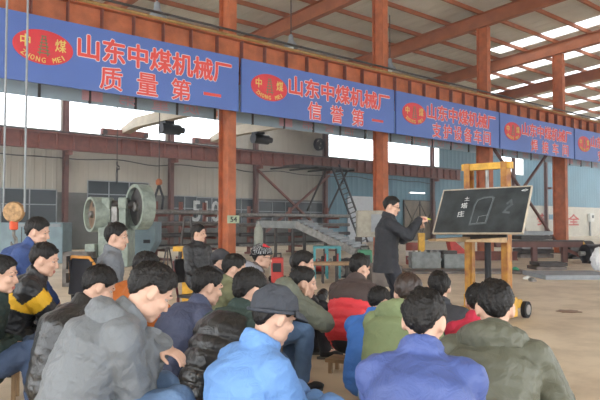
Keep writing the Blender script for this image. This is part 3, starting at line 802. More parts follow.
# ------------------------------------------------------------------ steel stock and clutter at the right
def table_beam(px0, px1, py, Z, label, posts):
    t, w, h, dp = block('beam_trestle', px0, px1, py, Z, .5, label, 'trestle')
    MB().box((0, 0, h - .1), (w, .3, .2)).build('beam', M_wcol, t)
    MB().box((0, 0, h + .02), (w, .5, .04)).build('top_plate', M_dark, t)
    for q in posts:
        MB().bar((w * q, 0, 0), (w * q, 0, h - .2), .22, .16).build('post', M_wcol, t)
    MB().bar((w * posts[-1] + .1, 0, h - .3), (w * posts[-1] + .9, 0, .05), .12, .1).build('brace', M_rustd, t)
table_beam(497, 584, 241.5, 22.0, 'dark red steel trestle beam on posts at right, before the white wall', (-.05, .3))
def plate_stack(px0, px1, py, Z, n, label, grp, m=M_stock, dep=1.2):
    kk = Z / FPX; w = (px1 - px0) * kk; h = CH + (224 - py) * kk; th = h / n
    for i in range(n):
        o = MB().box((0, 0, th * .42), (w * (1 - .06 * (i % 3)), dep, th * .84)).build('steel_plate', [m, M_dark, M_grey][i % 3] if n > 1 else m, None)
        o.location = at(((px0 + px1) / 2 - 300) * kk + .05 * (i % 2), Z + dep / 2, i * th + (.0 if i == 0 else 0)); o.rotation_euler.z = rotz_for(0)
        pos = 'at the bottom of' if i == 0 else ('on top of' if i == n - 1 else 'in the middle of')
        if n == 1: pos = 'on'
        tag(o, 'flat dark steel section lying %s %s' % (pos, label), 'steel plate', grp if 'middle' in pos else None, 'thing')
plate_stack(520, 553, 230.5, 25, 6, 'the stack under the white wall', 'plates in the middle of the stack under the white wall')
plate_stack(372, 402, 262, 13.5, 1, 'the floor just behind the lecturer', None)
plate_stack(408, 532, 271, 16.95, 1, 'the floor behind the lift mast', None, M_stock, 1.2)
plate_stack(426, 450, 250.5, 25, 2, 'the low pile right of the drum', None)
plate_stack(536, 566, 262, 18.4, 2, 'the pile right of the mast', None, M_stock, .8)
plate_stack(545, 620, 274.3, 15.2, 1, 'the floor at the right edge', None, M_grey, 1.6)
for i, (px, Z, L_, a, lab) in enumerate([(480, 23.4, 2.6, 92, 'dark steel beam lying behind the lift mast')]):
    b = MB(); b.box((0, 0, .02), (.3, L_, .04)); b.box((0, 0, .3), (.3, L_, .04)); b.box((0, 0, .16), (.03, L_, .24))
    o = b.build('steel_beam', M_rustd); o.location = at((px - 300) / FPX * Z, Z); o.rotation_euler.z = rotz_for(a); tag(o, lab, 'beam', None, 'thing')
for i, (px, Z, r, m, lab) in enumerate([(577, 24.6, .32, M_dark, 'dark motor with a yellow band under the trestle end'), (598, 21.6, .3, M_black, 'large black motor at the right edge'), (537, 28, .28, M_black, 'small black motor left of the trestle post')]):
    t = empty('motor', at((px - 300) / FPX * Z, Z), rotz_for(75), lab, 'motor'); t['kind'] = 'thing'
    MB().cyl((0, -.55, r * 1.1), (0, .55, r * 1.1), r, n=20).build('casing', m, t, 40)
    MB().box((0, 0, r * .1), (r * 1.7, .9, r * .2)).build('foot', M_dark, t)
    if i == 0: MB().cyl((0, -.1, r * 1.1), (0, .14, r * 1.1), r * 1.04, n=20).build('band', M_yellow, t, 40)
    MB().cyl((0, -.75, r * 1.1), (0, -.55, r * 1.1), r * .25, n=12).build('shaft', M_steel, t)
# switch box by the right column
t = empty('switch_box', (u_at(591, VW - .5), VW - .5, 2.0), 0, 'pale wall switch box on the painted white wall at right edge', 'box'); t['kind'] = 'thing'
MB().box((0, 0, 0), (1.0, .3, .9)).build('body', M_white, t, bev=.02); MB().box((.1, -.17, .1), (.3, .04, .3)).build('dial', M_dark, t); MB().box((0, .1, -1.2), (.2, .1, 1.6)).build('conduit', M_grey, t)
# white plastic bag at the right edge
bm = bmesh.new(); bmesh.ops.create_icosphere(bm, subdivisions=4, radius=1)
for v_ in bm.verts:
    n_ = noise.fractal(v_.co * 1.6 + Vector((3, 1, 7)), 1, 2, 4)
    s_ = 1 + .35 * abs(n_) + .1 * noise.noise(v_.co * 7)
    v_.co = Vector((v_.co.x * .2, v_.co.y * .2, v_.co.z * .3)) * s_
    if v_.co.z < -.25: v_.co.z = -.25
me = bpy.data.meshes.new('plastic_bag'); bm.to_mesh(me); bm.free(); shade(me, 30)
me.materials.append(mat('bag_plastic', '#d9dbdc', .3, 0, .05, 4, spec=.6))
o = link('plastic_bag', me); o.location = at((600 - 300) / FPX * 15.9, 15.9, .415)
tag(o, 'crumpled white plastic bag at the right edge', 'bag', None, 'thing')

# scraps on the floor at right
M_stain = mat('oil_stain', '#866b55', .5)
random.seed(21)
for i, (px, Z, s, m, nm, lab) in enumerate([(515, 17.3, .09, mat('green_scrap', '#3f8f6c', .5), 'scrap', 'small green scrap on the plate behind the lift mast'), (527, 15.4, .1, M_white, 'scrap', 'white scrap on the floor before the trestle'),
                                            (531, 14.8, .09, M_steel, 'scrap', 'grey scrap on the floor before the trestle'), (441, 10.5, .14, M_black, 'block', 'small black block on the floor left of the lift mast')]):
    bm = bmesh.new(); bmesh.ops.create_icosphere(bm, subdivisions=2, radius=s)
    for v_ in bm.verts: v_.co *= 1 + .5 * noise.noise(v_.co * 9 + Vector((i, 0, 0))); v_.co.z = max(v_.co.z * .7, -s * .4)
    me = bpy.data.meshes.new(nm); bm.to_mesh(me); bm.free(); me.materials.append(m)
    o = link(nm, me); o.location = at((px - 300) / FPX * Z, Z, s * .4 * .55 + (.09 if i == 0 else 0)); tag(o, lab, 'scrap', None, 'thing')
b = MB(); b.prism([(.17 * math.cos(a * .35) * (1 + .2 * math.sin(a * 2.3)), .17 * math.sin(a * .35) * (1 + .2 * math.cos(a * 1.7))) for a in range(18)], 0, .004, mtx=Matrix.Rotation(R(90), 4, 'X'))
o = b.build('oil_stain', M_stain); o.location = at((567 - 300) / FPX * 9.7, 9.7, .005); tag(o, 'dark oil stain on the tan floor at right', 'stain', None, 'thing')

# ------------------------------------------------------------------ hand stacker carrying the blackboard
BY = 43.0   # the board faces the audience
rz = rotz_for(BY)
Xl, Zl = 2.60, 9.02
t = empty('lift_stacker', at(Xl, Zl), rz, 'yellow and rusty hand lift stacker holding the blackboard on its forks', 'stacker'); t['kind'] = 'thing'
M_rusty_y = mat('rusty_yellow', '#b5843a', .6, 0, .35, 7, col2='#84502f')
hw = .31
for sx in (-1, 1):
    b = MB(); b.box((sx * hw, 0, 1.1), (.018, .14, 2.1)); b.box((sx * (hw - .035), -.065, 1.1), (.08, .018, 2.1)); b.box((sx * (hw - .035), .065, 1.1), (.08, .018, 2.1))
    b.build('mast_rail', M_rusty_y, t)
    MB().box((sx * hw * .78, 0, .95), (.05, .09, 1.6)).build('inner_rail', M_rusty_y, t)
MB().box((0, 0, 2.1), (.72, .12, .09)).build('cross_head', M_yellow, t)
MB().box((0, .05, .2), (.75, .1, .22)).build('lower_cross_member', M_yellow, t)
MB().cyl((0, 0, .1), (0, 0, 1.5), .045, n=14).build('lift_cylinder', M_black, t, 40)
MB().cyl((0, 0, 1.5), (0, 0, 2.05), .025, n=12).build('lift_ram', M_steel, t, 40)
MB().box((0, -.09, 1.16), (.66, .03, .16)).build('carriage', M_dark, t)
M_fork = mat('fork_wood', '#a58a67', .7, 0, .2, 6, .1, 20)
for sx in (-1, 1):
    b = MB(); b.add([(sx * .27 - .06, -.1, 1.05), (sx * .27 + .06, -.1, 1.05), (sx * .27 + .06, -.1, 1.12), (sx * .27 - .06, -.1, 1.12), (sx * .27 - .06, -1.0, 1.075), (sx * .27 + .06, -1.0, 1.075), (sx * .27 + .06, -1.0, 1.105), (sx * .27 - .06, -1.0, 1.105)],
                  [(0, 1, 2, 3), (4, 7, 6, 5), (0, 4, 5, 1), (1, 5, 6, 2), (2, 6, 7, 3), (3, 7, 4, 0)])
    b.build('fork', M_fork, t)
    l_ = MB().box((sx * .36, -.45, .1), (.08, 1.0, .08)).build('base_leg', M_yellow, t)
    MB().cyl((sx * .36 - .05, -.9, .06), (sx * .36 + .05, -.9, .06), .06, n=16).build('roller', M_dark, l_)
MB().box((.13, .2, .2), (.4, .34, .12)).build('chassis', M_yellow, t, bev=.02)
for sx in (-.1, .36):
    MB().cyl((sx - .03, .4, .115), (sx + .03, .4, .115), .115, n=20).build('wheel', M_rubber, t)
MB().cyl((.32, .4, .115), (.40, .4, .115), .07, n=16).build('wheel_hub', M_steel, t)
MB().tube([(.05, .52, .3), (.05, .62, .8), (.05, .6, 1.05), (-.12, .6, 1.15)], .018).build('tiller', M_black, t)

M_board = mat('blackboard_slate', '#3b4143', .55, 0, .14, 4, col2='#23282b', detail=8)
M_chalk = mat('chalk', '#d9dcda', .9)
M_smudge = mat('chalk_smudge', '#596062', .9, 0, .15, 14)
M_faint = mat('faint_chalk', '#7d8486', .9, 0, .2, 30)
bd = empty('blackboard', at(2.4195, 8.7035, 1.480), 0, 'blackboard with chalk writing leaning on the lift forks', 'blackboard'); bd['kind'] = 'thing'
bd.rotation_mode = 'XYZ'
lean = R(27.3)
bd.rotation_euler = (-lean, R(-.6), rz)
BW, BH = 1.30, .693
MB().box((0, .012, 0), (BW - .02, .02, BH - .02)).build('slate', M_board, bd)
fr = MB(); fw = .012
for sx in (-1, 1): fr.box((sx * (BW / 2 - fw / 2), .008, 0), (fw, .036, BH))
for sz in (-1, 1): fr.box((0, .008, sz * (BH / 2 - fw / 2)), (BW, .036, fw))
fr.build('frame', mat('board_frame', '#b9ad9b', .6, 0, .15, 8), bd)
def bm_(x, z, tilt=0): 
    return frame_mtx((x, -.0005, z), (math.cos(tilt), 0, math.sin(tilt)), (-math.sin(tilt), 0, math.cos(tilt)))
for ch, x, z, w, h in (('土', -.245, .19, .075, .06), ('塔', -.262, .085, .095, .085), ('庄', -.285, -.045, .10, .09)):
    lettering('chalk_character', ch, w, h, bm_(x, z, .1), M_chalk, bd, 0, .001)
def stroke(name, pts, r, m):
    b = MB()
    for a, c in zip(pts, pts[1:]): b.bar((a[0], .0015, a[1]), (c[0], .0015, c[1]), r, .003, up=(0, 1, 0)) if False else b.box(((a[0] + c[0]) / 2, .0012, (a[1] + c[1]) / 2), (math.hypot(c[0] - a[0], c[1] - a[1]) + r, .0016, r), Matrix.Rotation(-math.atan2(c[1] - a[1], c[0] - a[0]), 3, 'Y'))
    return b.build(name, m, bd)
stroke('smudged_outline', [(-.12, -.21), (-.11, .08), (-.08, .17), (0, .2), (.12, .21), (.15, .19), (.13, -.0), (.11, -.19), (-.02, -.2), (-.12, -.21)], .022, M_smudge)
stroke('chalk_outline', [(-.115, -.2), (-.10, .08), (-.075, .16), (0, .19), (.12, .2), (.14, .17), (.115, -.03), (.10, -.18), (-.02, -.19), (-.115, -.2)], .007, M_faint)
stroke('chalk_outline', [(-.02, -.19), (-.01, -.09), (.10, -.07)], .007, M_faint)
stroke('smudge', [(.36, .1), (.4, .14), (.42, .08), (.37, .03), (.33, -.03), (.4, -.04)], .03, M_smudge)
stroke('corner_mark', [(.52, .285), (.57, .3), (.6, .29), (.57, .275), (.52, .28)], .006, M_chalk)

# ------------------------------------------------------------------ people
M_skin = mat('skin', '#d0a892', .5, 0, .06, 9, spec=.35)
M_hair = mat('black_hair', '#181514', .5, 0, .3, 30, .5, 60, spec=.35)
M_hairb = mat('brown_black_hair', '#352822', .45, 0, .3, 30, spec=.5)
M_eye = mat('eye_white', '#a89c92', .6)
M_iris = mat('eye_dark', '#1d1512', .2)
M_lip = mat('lips', '#a8665c', .5)
M_shoe = mat('black_shoe', '#232224', .5, 0, .2, 9)
M_sole = mat('shoe_sole', '#5b5853', .8)
M_jeans = mat('blue_jeans', '#58708f', .8, 0, .2, 5, .25, 60)
M_jeansd = mat('dark_jeans', '#3b4a64', .8, 0, .2, 5, .25, 60)
M_trou = mat('dark_trousers', '#2b2c33', .8, 0, .2, 5, .2, 50)
M_trouo = mat('olive_trousers', '#6b6c5c', .8, 0, .15, 5, .2, 50)

def remesh(mb, voxel, smooth=2, ratio=1.0):
    me = mb.mesh('tmp'); o = link('tmp', me)
    m = o.modifiers.new('r', 'REMESH'); m.mode = 'VOXEL'; m.voxel_size = voxel
    if smooth:
        s = o.modifiers.new('s', 'SMOOTH'); s.factor = .5; s.iterations = smooth
    if ratio < 1:
        d = o.modifiers.new('d', 'DECIMATE'); d.ratio = ratio
    bpy.context.view_layer.update()
    out = bpy.data.meshes.new_from_object(o.evaluated_get(bpy.context.evaluated_depsgraph_get()))
    bpy.data.objects.remove(o); bpy.data.meshes.remove(me)
    out.materials.clear()
    return out

def coords(me):
    co = np.empty(3 * len(me.vertices)); me.vertices.foreach_get('co', co); return co.reshape(-1, 3)
def normals(me):
    co = np.empty(3 * len(me.vertices)); me.vertex_normals.foreach_get('vector', co); return co.reshape(-1, 3)
def setco(me, co):
    me.vertices.foreach_set('co', co.ravel()); me.update()

def ik(a, c, l1, l2, pole):
    """the middle joint of a two-bone limb from a to c; returns the joint and the reachable end"""
    a = Vector(a); c = Vector(c); d = c - a; L_ = min(d.length, (l1 + l2) * .995); d.normalize(); c = a + d * L_
    x = (l1 * l1 - l2 * l2 + L_ * L_) / (2 * L_); h = math.sqrt(max(0, l1 * l1 - x * x))
    p = Vector(pole); p = (p - d * p.dot(d)).normalized()
    return a + d * x + p * h, c

def seg_param(co, p0, p1):
    p0 = np.array(p0); p1 = np.array(p1); d = p1 - p0; l = np.linalg.norm(d); d = d / l
    s = np.clip((co - p0) @ d, 0, l); q = p0 + s[:, None] * d
    return np.linalg.norm(co - q, axis=1), s

def hand(mb, wrist, dirv, palm, side, curl=.5, r=.0085):
    """palm, four fingers and a thumb; dirv = wrist to knuckles, palm = direction the palm faces, side = +1 right hand"""
    d = Vector(dirv).normalized(); n = Vector(palm); n = (n - d * n.dot(d)).normalized(); x = d.cross(n) * side   # towards the thumb
    w = Vector(wrist)
    rot = Matrix((x, d, -n)).transposed()
    mb.ell(w + d * .045, (.038, .052, .015), rot, 14)
    mb.ell(w + d * .075 + x * .005, (.036, .018, .013), rot, 12)
    lens = [.068, .076, .071, .055]
    for i, L_ in enumerate(lens):
        p = w + d * .082 + x * (.030 - .0195 * i); dd = d.copy(); a = curl * .75
        q0 = p - d * .02; rr = r * (1 - .05 * i)
        mb.cap(q0, rr, p, rr, 8)
        for k, f in enumerate((.45, .32, .23)):
            c_, s_ = math.cos(a), math.sin(a); dd = (d * c_ + n * s_).normalized(); q = p + dd * (L_ * f)
            mb.cap(p, rr, q, rr * .93, 8); p = q; rr *= .93; a += curl * .9
    p = w + d * .02 + x * .028; q = p + (d * .62 + x * .6 + n * .35).normalized() * .042
    mb.cap(p, .0125, q, .0105, 8); q2 = q + (d * .85 + x * .1 + n * .45).normalized() * .036
    mb.cap(q, .0105, q2, .0085, 8)

def head_parts(mb, T):
    def P(*q): return T @ Vector(q)
    rot = T.to_3x3()
    E_ = lambda c, r, n=18: mb.ell(P(*c), r, rot, n)
    E_((0, -.012, .035), (.075, .094, .084), 24); E_((0, .026, -.04), (.058, .064, .078), 22); E_((0, -.01, -.01), (.066, .07, .07), 18)
    E_((0, .062, -.098), (.027, .021, .018)); E_((.034, .02, -.075), (.024, .04, .028)); E_((-.034, .02, -.075), (.024, .04, .028))
    mb.cap(P(0, .083, .008), .008, P(0, .1015, -.032), .012, 10)
    for s in (-1, 1):
        E_((s * .0125, .096, -.036), (.008, .011, .008), 10); E_((s * .04, .058, -.024), (.026, .027, .024))
        r2 = rot @ Matrix.Rotation(s * -.35, 3, 'Z') @ Matrix.Rotation(-.15, 3, 'X')
        mb.ell(P(s * .078, -.014, -.006), (.009, .019, .033), r2, 12); mb.ell(P(s * .073, -.004, -.028), (.008, .01, .014), r2, 10)
    mb.cap(P(-.036, .076, .024), .014, P(.036, .076, .024), .014, 10)
    E_((0, .085, -.066), (.023, .011, .006), 12); E_((0, .083, -.078), (.019, .011, .0075), 12)

def face_extras(me, T):
    """eyes and brows joined to the body mesh, lips coloured"""
    rot = T.to_3x3(); Ti = T.inverted()
    me.materials.append(M_skin); me.materials.append(M_hair); me.materials.append(M_eye); me.materials.append(M_iris); me.materials.append(M_lip)
    cen = np.empty(3 * len(me.polygons)); me.polygons.foreach_get('center', cen); cen = cen.reshape(-1, 3)
    A = np.array(Ti); loc = cen @ A[:3, :3].T + A[:3, 3]
    mi = np.zeros(len(cen), dtype=np.int32)
    lip = (np.abs(loc[:, 0]) < .023) & (loc[:, 1] > .083) & (loc[:, 2] < -.0605) & (loc[:, 2] > -.084)
    mi[lip] = 4
    me.polygons.foreach_set('material_index', mi)
    b = MB()
    for s in (-1, 1):
        c = Vector((s * .032, .0655, .003))
        for i in range(5):
            x = s * (.016 + .0085 * i); z = .027 + .004 * math.sin(i / 4 * math.pi) ; y = .0895 - .0025 * i - .0006 * i * i
            b.ell(T @ Vector((x, y, z)), (.0065, .004, .0036), rot, 8, 1)
        e = MB(); e.ell((0, 0, 0), .0125, None, 16)
        for f in e.f:
            q = sum((Vector(e.v[i]) for i in f), Vector()) / len(f); q.normalize()
            m = 3 if q.y > .78 else 2
            if q.z > .3 or q.z < -.4: m = 0
            b.add([T @ (c + Vector(e.v[i])) for i in f], [tuple(range(len(f)))], m)
    bm = bmesh.new(); bm.from_mesh(me)
    vs = [bm.verts.new(v) for v in b.v]
    for f, m in zip(b.f, b.mi):
        try: q = bm.faces.new([vs[i] for i in f]); q.material_index = m
        except ValueError: pass
    bm.to_mesh(me); bm.free()

_ico = {}
def icos(sub):
    if sub not in _ico:
        bm = bmesh.new(); bmesh.ops.create_icosphere(bm, subdivisions=sub, radius=1)
        bm.verts.index_update()
        _ico[sub] = [v.co.copy() for v in bm.verts], [tuple(v.index for v in f.verts) for f in bm.faces]; bm.free()
    return _ico[sub]

HL = [(0, .078), (35, .068), (55, .036), (68, .006), (80, .018), (100, .024), (118, -.012), (140, -.052), (180, -.066)]
CL = [(0, .052), (60, .042), (100, .025), (180, -.005)]
def interp(tab, a):
    for (a0, v0), (a1, v1) in zip(tab, tab[1:]):
        if a <= a1: return v0 + (v1 - v0) * (a - a0) / (a1 - a0)
    return tab[-1][1]
def hair_mesh(name, T, seed, sub, line, rad=(.086, .108, .096), c=(0, -.013, .036), amp=.007, spike=1.0):
    vs, fs = icos(sub); out = []; c = Vector(c); off = Vector((seed * 3.1, seed * 1.7, 0))
    for d in vs:
        rz_ = rad[2] * (1.16 if d.z < 0 else 1)
        p = Vector((d.x * rad[0], d.y * rad[1], d.z * rz_))
        az = math.atan2(d.x, d.y); aa = abs(math.degrees(az))
        zl = interp(line, aa) + .004 * noise.noise(Vector((az * 6, seed, 0))) * spike * 2
        t = max(0, min(1, ((p.z + c.z) - zl) / .014 + .5)); t = t * t * (3 - 2 * t)
        # strands run out from the crown
        cr = d - Vector((0, -.35, .9)).normalized() * .98; an = math.atan2(cr.x, cr.y)
        st = noise.noise(Vector((an * 9, d.z * 1.2, 0)) + off) * .5 + noise.noise(Vector((an * 24, d.z * 2.5, 3)) + off) * .5
        lump = noise.noise(d * 2.2 + off)
        s = 1 + (st * amp * spike + lump * .006) / .09
        p = p * (s * t + .78 * (1 - t))
        out.append(T @ (c + p))
    me = bpy.data.meshes.new(name); me.from_pydata(out, [], fs); me.update(); shade(me)
    return me

def dirx(a): return Vector((0, math.sin(R(a)), math.cos(R(a))))

PEOPLE = []
def person(px, py, Z, face, head, label, pitch=-8, lean=28, curve=14, roll=0, hip=None, arms='knees', jacket=None, style='plain', trousers=None, hair=None, cap=None, hood=None, collar=True,
           voxel=.013, bulk=1.0, zones=None, knee=(.40, .11), seed=0, stand=False, glasses=False, hands=None, hairsub=5, seat='stool', height=1.0, extra=None, gaze_yaw=None, wrinkle=1.0, name='person', sh=1.0, neck=0):
    sc = height
    # spine in local axes: +y forward, +x to the right, hips at the origin
    p0 = Vector((0, 0, 0)); p1 = p0 + dirx(lean * .55) * .19 * sc; p2 = p1 + dirx(lean) * .17 * sc; p3 = p2 + dirx(lean + curve) * .15 * sc
    hy = head - face                                     # head turn relative to the body, to the right
    H3 = (Matrix.Rotation(R(-hy), 3, 'Z') @ Matrix.Rotation(R(pitch), 3, 'X') @ Matrix.Rotation(R(roll), 3, 'Y'))
    nk = p3 + dirx((lean + curve) * .55 - pitch * .3 + neck) * .075 * sc
    ho = nk + H3 @ Vector((0, .018, .088)) * sc
    tgt = PX(px, py, Z)
    if stand: hz = tgt.z - ho.z
    else: hz = tgt.z - ho.z if hip is None else hip
    base = Vector((0, 0, hz))
    p0, p1, p2, p3, nk, ho = [q + base for q in (p0, p1, p2, p3, nk, ho)]
    rz = rotz_for(face)
    off = Matrix.Rotation(rz, 3, 'Z') @ Vector((ho.x, ho.y, 0))
    root = empty(name, (tgt.x - off.x, tgt.y - off.y, 0), rz, label, 'person'); root['kind'] = 'thing'
    T = Matrix.Translation(ho) @ H3.to_4x4() @ Matrix.Scale(sc, 4)
    up = (p3 - p1).normalized(); fw = Vector((1, 0, 0)).cross(up) * -1
    fw = up.cross(Vector((1, 0, 0))); fw = fw if fw.y > 0 else -fw
    shz = p3 - up * .06 * sc
    SL = {s: shz + Vector((s * .168 * sc * sh, 0, 0)) + fw * (-.005) for s in (-1, 1)}
    # legs
    KN, AN, HJ = {}, {}, {}
    for s in (-1, 1):
        HJ[s] = p0 + Vector((s * .09, .02, -.01)) * sc
        if stand:
            AN[s] = Vector((s * .10, -.02 + .05 * s, .085)); pole = (0, 1, 0)
        else:
            ky, kx = knee
            AN[s] = Vector((s * kx, ky + .02 * s, .085)); pole = (s * .12, .35, 1)
        KN[s], AN[s] = ik(HJ[s], AN[s], .43 * sc, .41 * sc, pole)
    # arms
    WR, EL, HD = {}, {}, {}
    km = (KN[-1] + KN[1]) / 2
    for s in (-1, 1):
        spec = (hands or {}).get(s)
        if spec: wr, pole, hd = Vector(spec[0]) + Vector((0, 0, hz)), Vector(spec[1]), Vector(spec[2])
        elif arms == 'knees':       # forearms crossed over the knees
            wr = km + Vector((-s * .06, .02 + .03 * s, .085 + .02 * s)); pole = Vector((s * 1.0, -.2, -.9)); hd = Vector((-s * .9, .25, -.25))
        elif arms == 'lap':
            wr = HJ[s] * .45 + KN[s] * .55 + Vector((-s * .04, 0, .10)); pole = Vector((s * .8, -.8, -.4)); hd = Vector((-s * .5, .8, -.1))
        elif arms == 'down':
            wr = SL[s] + Vector((s * .07, .06, -.52)); pole = Vector((s * .3, -1, 0)); hd = Vector((0, .1, -1))
        EL[s], WR[s] = ik(SL[s], wr, .285 * sc, .245 * sc, pole); HD[s] = hd
    # ---- body: one continuous surface
    b = MB(); head_parts(b, T)
    b.cap(T @ Vector((0, -.022, -.045)), .052 * sc, p3 + up * -.025 + fw * .022, .044 * sc, 16)
    b.cap(p3 - up * .06, .05 * sc, p2, .10 * sc, 14); b.cap(p2, .10 * sc, p1, .105 * sc, 14); b.cap(p1, .105 * sc, p0, .11 * sc, 14)
    for s in (-1, 1):
        b.cap(shz - up * .02, .045 * sc, SL[s], .045 * sc); b.cap(SL[s], .045 * sc, EL[s], .036 * sc); b.cap(EL[s], .036 * sc, WR[s], .026 * sc)
        b.cap(HJ[s], .07 * sc, KN[s], .048 * sc); b.cap(KN[s], .048 * sc, AN[s], .034 * sc); b.cap(AN[s], .034 * sc, AN[s] + Vector((0, .13, -.05)), .026 * sc)
        pal = Vector((0, 0, -1)) if not (hands or {}).get(s) else Vector(hands[s][4] if len(hands[s]) > 4 else (0, .3, -1))
        hand(b, WR[s] + HD[s].normalized() * .012, HD[s], pal, s, .55 if not (hands or {}).get(s) else (hands[s][5] if len(hands[s]) > 5 else .6))
    me = remesh(b, .0062, 1, .45); me.name = 'body'; face_extras(me, T); shade(me)
    link('body', me, root)
    # ---- hair / cap
    hm = hair or M_hair
    hme = hair_mesh('hair', T, seed, hairsub, HL, rad=(.081, .103, .092) if cap else (.0845, .108, .0985), amp=.006 if cap else .0145)
    hme.materials.append(hm); link('hair', hme, root)
    if cap: cap(T, root)
    # ---- jacket
    bk = bulk * sc
    b = MB()
    def sect(pa, ra, pb, rb, n=6):
        rot = Matrix((Vector((1, 0, 0)), fw, up)).transposed()
        for i in range(n + 1):
            f = i / n; c = Vector(pa).lerp(Vector(pb), f); rx = ra[0] + (rb[0] - ra[0]) * f; ry = ra[1] + (rb[1] - ra[1]) * f
            b.ell(c, (rx * bk, ry * bk, .085 * bk), rot, 16)
    sect(p0 + Vector((0, 0, .0)), (.19, .15), p1, (.185, .145)); sect(p1, (.185, .145), p2, (.2, .145)); sect(p2, (.2, .145), p3 - up * .06, (.17, .115))
    if stand: 
        sect(p0 + Vector((0, 0, -.18)), (.21, .165), p0, (.19, .145))
    for s in (-1, 1):
        b.cap(p3 - up * .012, .068 * bk, SL[s], .076 * bk, 14)
        b.cap(SL[s], .078 * bk, EL[s], .066 * bk, 14); b.cap(EL[s], .068 * bk, WR[s], .05 * bk, 14)
        if not stand: b.cap(p0 + Vector((s * .06, .02, 0)), .12 * bk, HJ[s].lerp(KN[s], .3) + Vector((0, 0, .0)), .105 * bk, 14)
    if collar:
        nb = p3 + up * .022
        for i in range(28):
            a = i / 14 * 2 * math.pi; nb = p3 + up * (.024 if i < 14 else -.004); c = nb + Vector((math.cos(a) * .066, 0, 0)) * sc + fw * (math.sin(a) * .062 * sc - .0) + up * (.03 - .015 * math.sin(a)) * sc
            b.ell(c, (.023 if i < 14 else .028) * sc, None, 8)
    me = remesh(b, voxel, 2); me.name = 'jacket'
    co = coords(me); no = normals(me)
    ds = [seg_param(co, p0, p1), seg_param(co, p1, p2), seg_param(co, p2, p3)] + [q for s in (-1, 1) for q in (seg_param(co, SL[s], EL[s]), seg_param(co, EL[s], WR[s]))]
    radii = [.15, .15, .14, .075, .06, .075, .06]
    D = np.stack([d[0] / r for d, r in zip(ds, radii)]); near = D.argmin(0)
    base_s = [0, (p1 - p0).length, (p1 - p0).length + (p2 - p1).length]
    tor = np.where(D[:3].argmin(0) == 0, ds[0][1], np.where(D[:3].argmin(0) == 1, base_s[1] + ds[1][1], base_s[2] + ds[2][1]))
    arm = np.select([near == 3, near == 4, near == 5, near == 6], [ds[3][1], .285 + ds[4][1], ds[5][1], .285 + ds[6][1]], tor)
    onarm = near >= 3
    disp = np.zeros(len(co))
    elb = {s: np.linalg.norm(co - np.array(EL[s]), axis=1) for s in (-1, 1)}
    for i in range(len(co)):
        q = Vector(co[i]); o_ = Vector((seed * 5.3, seed * 2.1, 0))
        n1 = noise.noise(q * 6 + o_); q2 = Vector((q.x * 7, q.y * 7, q.z * 20)) if not onarm[i] else q * 15
        n2 = 1 - abs(noise.noise(q2 + o_)) * 2.2
        near_e = math.exp(-min(elb[-1][i], elb[1][i]) ** 2 / .012)
        disp[i] = wrinkle * (.006 * n1 + .006 * n2 * (1 + 1.1 * near_e))
    if style == 'puffer':
        per = .078
        w_ = np.abs(np.sin(np.pi * arm / per)); disp = disp * .6 + .017 * (w_ ** .5) - .009
    if style == 'quilt':
        w_ = np.abs(np.sin(np.pi * co[:, 0] / .10)); disp = disp * .8 + .005 * (w_ ** .35) - .003
    # keep cuffs and hem tidy
    co2 = co + no * disp[:, None]
    if stand: co2[:, 2] = np.maximum(co2[:, 2], hz - .17)
    setco(me, co2); shade(me)
    ms = jacket if isinstance(jacket, (list, tuple)) else [jacket]
    for m_ in ms: me.materials.append(m_)
    if zones:
        z_ = np.array([zones(float(tor[i]), bool(onarm[i]), float(arm[i]), co[i]) for i in range(len(co))], dtype=np.int32)
        mi = np.array([int(np.median(z_[list(p.vertices)])) for p in me.polygons], dtype=np.int32); me.polygons.foreach_set('material_index', mi)
    link('jacket', me, root)
    # cuffs
    for s in (-1, 1):
        d_ = (WR[s] - EL[s]).normalized(); MB().cyl(WR[s] + d_ * .02, WR[s] + d_ * .052, .046 * bk, .043 * bk, 16).build('cuff', ms[-1], root, 40)
    # ---- hood lying on the back
    if hood:
        hmat, hs = hood; b = MB(); nb = p3 - up * .0 - fw * .0
        for i in range(13):
            a = math.pi * (1.0 + i / 12)          # from the left shoulder round the back to the right
            x = math.cos(a) * .125 * hs; y = math.sin(a) * .10 * hs
            r_ = .045 + .035 * math.sin(i / 12 * math.pi)
            c = nb + Vector((x * sc, 0, 0)) + fw * (y - .015) * sc + up * (.0 - .03 * math.sin(i / 12 * math.pi)) * sc
            b.ell(c, (r_ * hs, r_ * hs, r_ * 1.05 * hs), None, 10)
        b.ell(nb - fw * .115 * hs - up * .07, (.1 * hs, .05 * hs, .085 * hs), Matrix((Vector((1, 0, 0)), fw, up)).transposed(), 14)
        me = remesh(b, voxel, 2); me.name = 'hood'; co = coords(me); no = normals(me)
        dd = np.array([.008 * noise.noise(Vector(q) * 9 + Vector((seed, 0, 0))) + .007 * (1 - 2.2 * abs(noise.noise(Vector(q) * 17))) for q in co])
        setco(me, co + no * dd[:, None]); shade(me); me.materials.append(hmat); link('hood', me, root)
    # ---- trousers
    b = MB()
    b.ell(p0 + Vector((0, 0, -.01)), (.165 * sc, .125 * sc, .12 * sc), None, 16)
    for s in (-1, 1):
        b.cap(HJ[s], .098 * sc, KN[s], .075 * sc, 14); b.cap(KN[s], .075 * sc, AN[s] + Vector((0, 0, .03)), .062 * sc, 14)
    me = remesh(b, .013, 2); me.name = 'trousers'; co = coords(me); no = normals(me)
    kn = [np.linalg.norm(co - np.array(KN[s]), axis=1) for s in (-1, 1)]
    dd = np.array([.006 * noise.noise(Vector(q) * 8) + .006 * (1 - 2.2 * abs(noise.noise(Vector((q[0] * 9, q[1] * 14, q[2] * 14))))) * (1 + math.exp(-min(kn[0][i], kn[1][i]) ** 2 / .02)) for i, q in enumerate(co)])
    setco(me, co + no * dd[:, None]); shade(me); me.materials.append(trousers or M_trou); link('trousers', me, root)
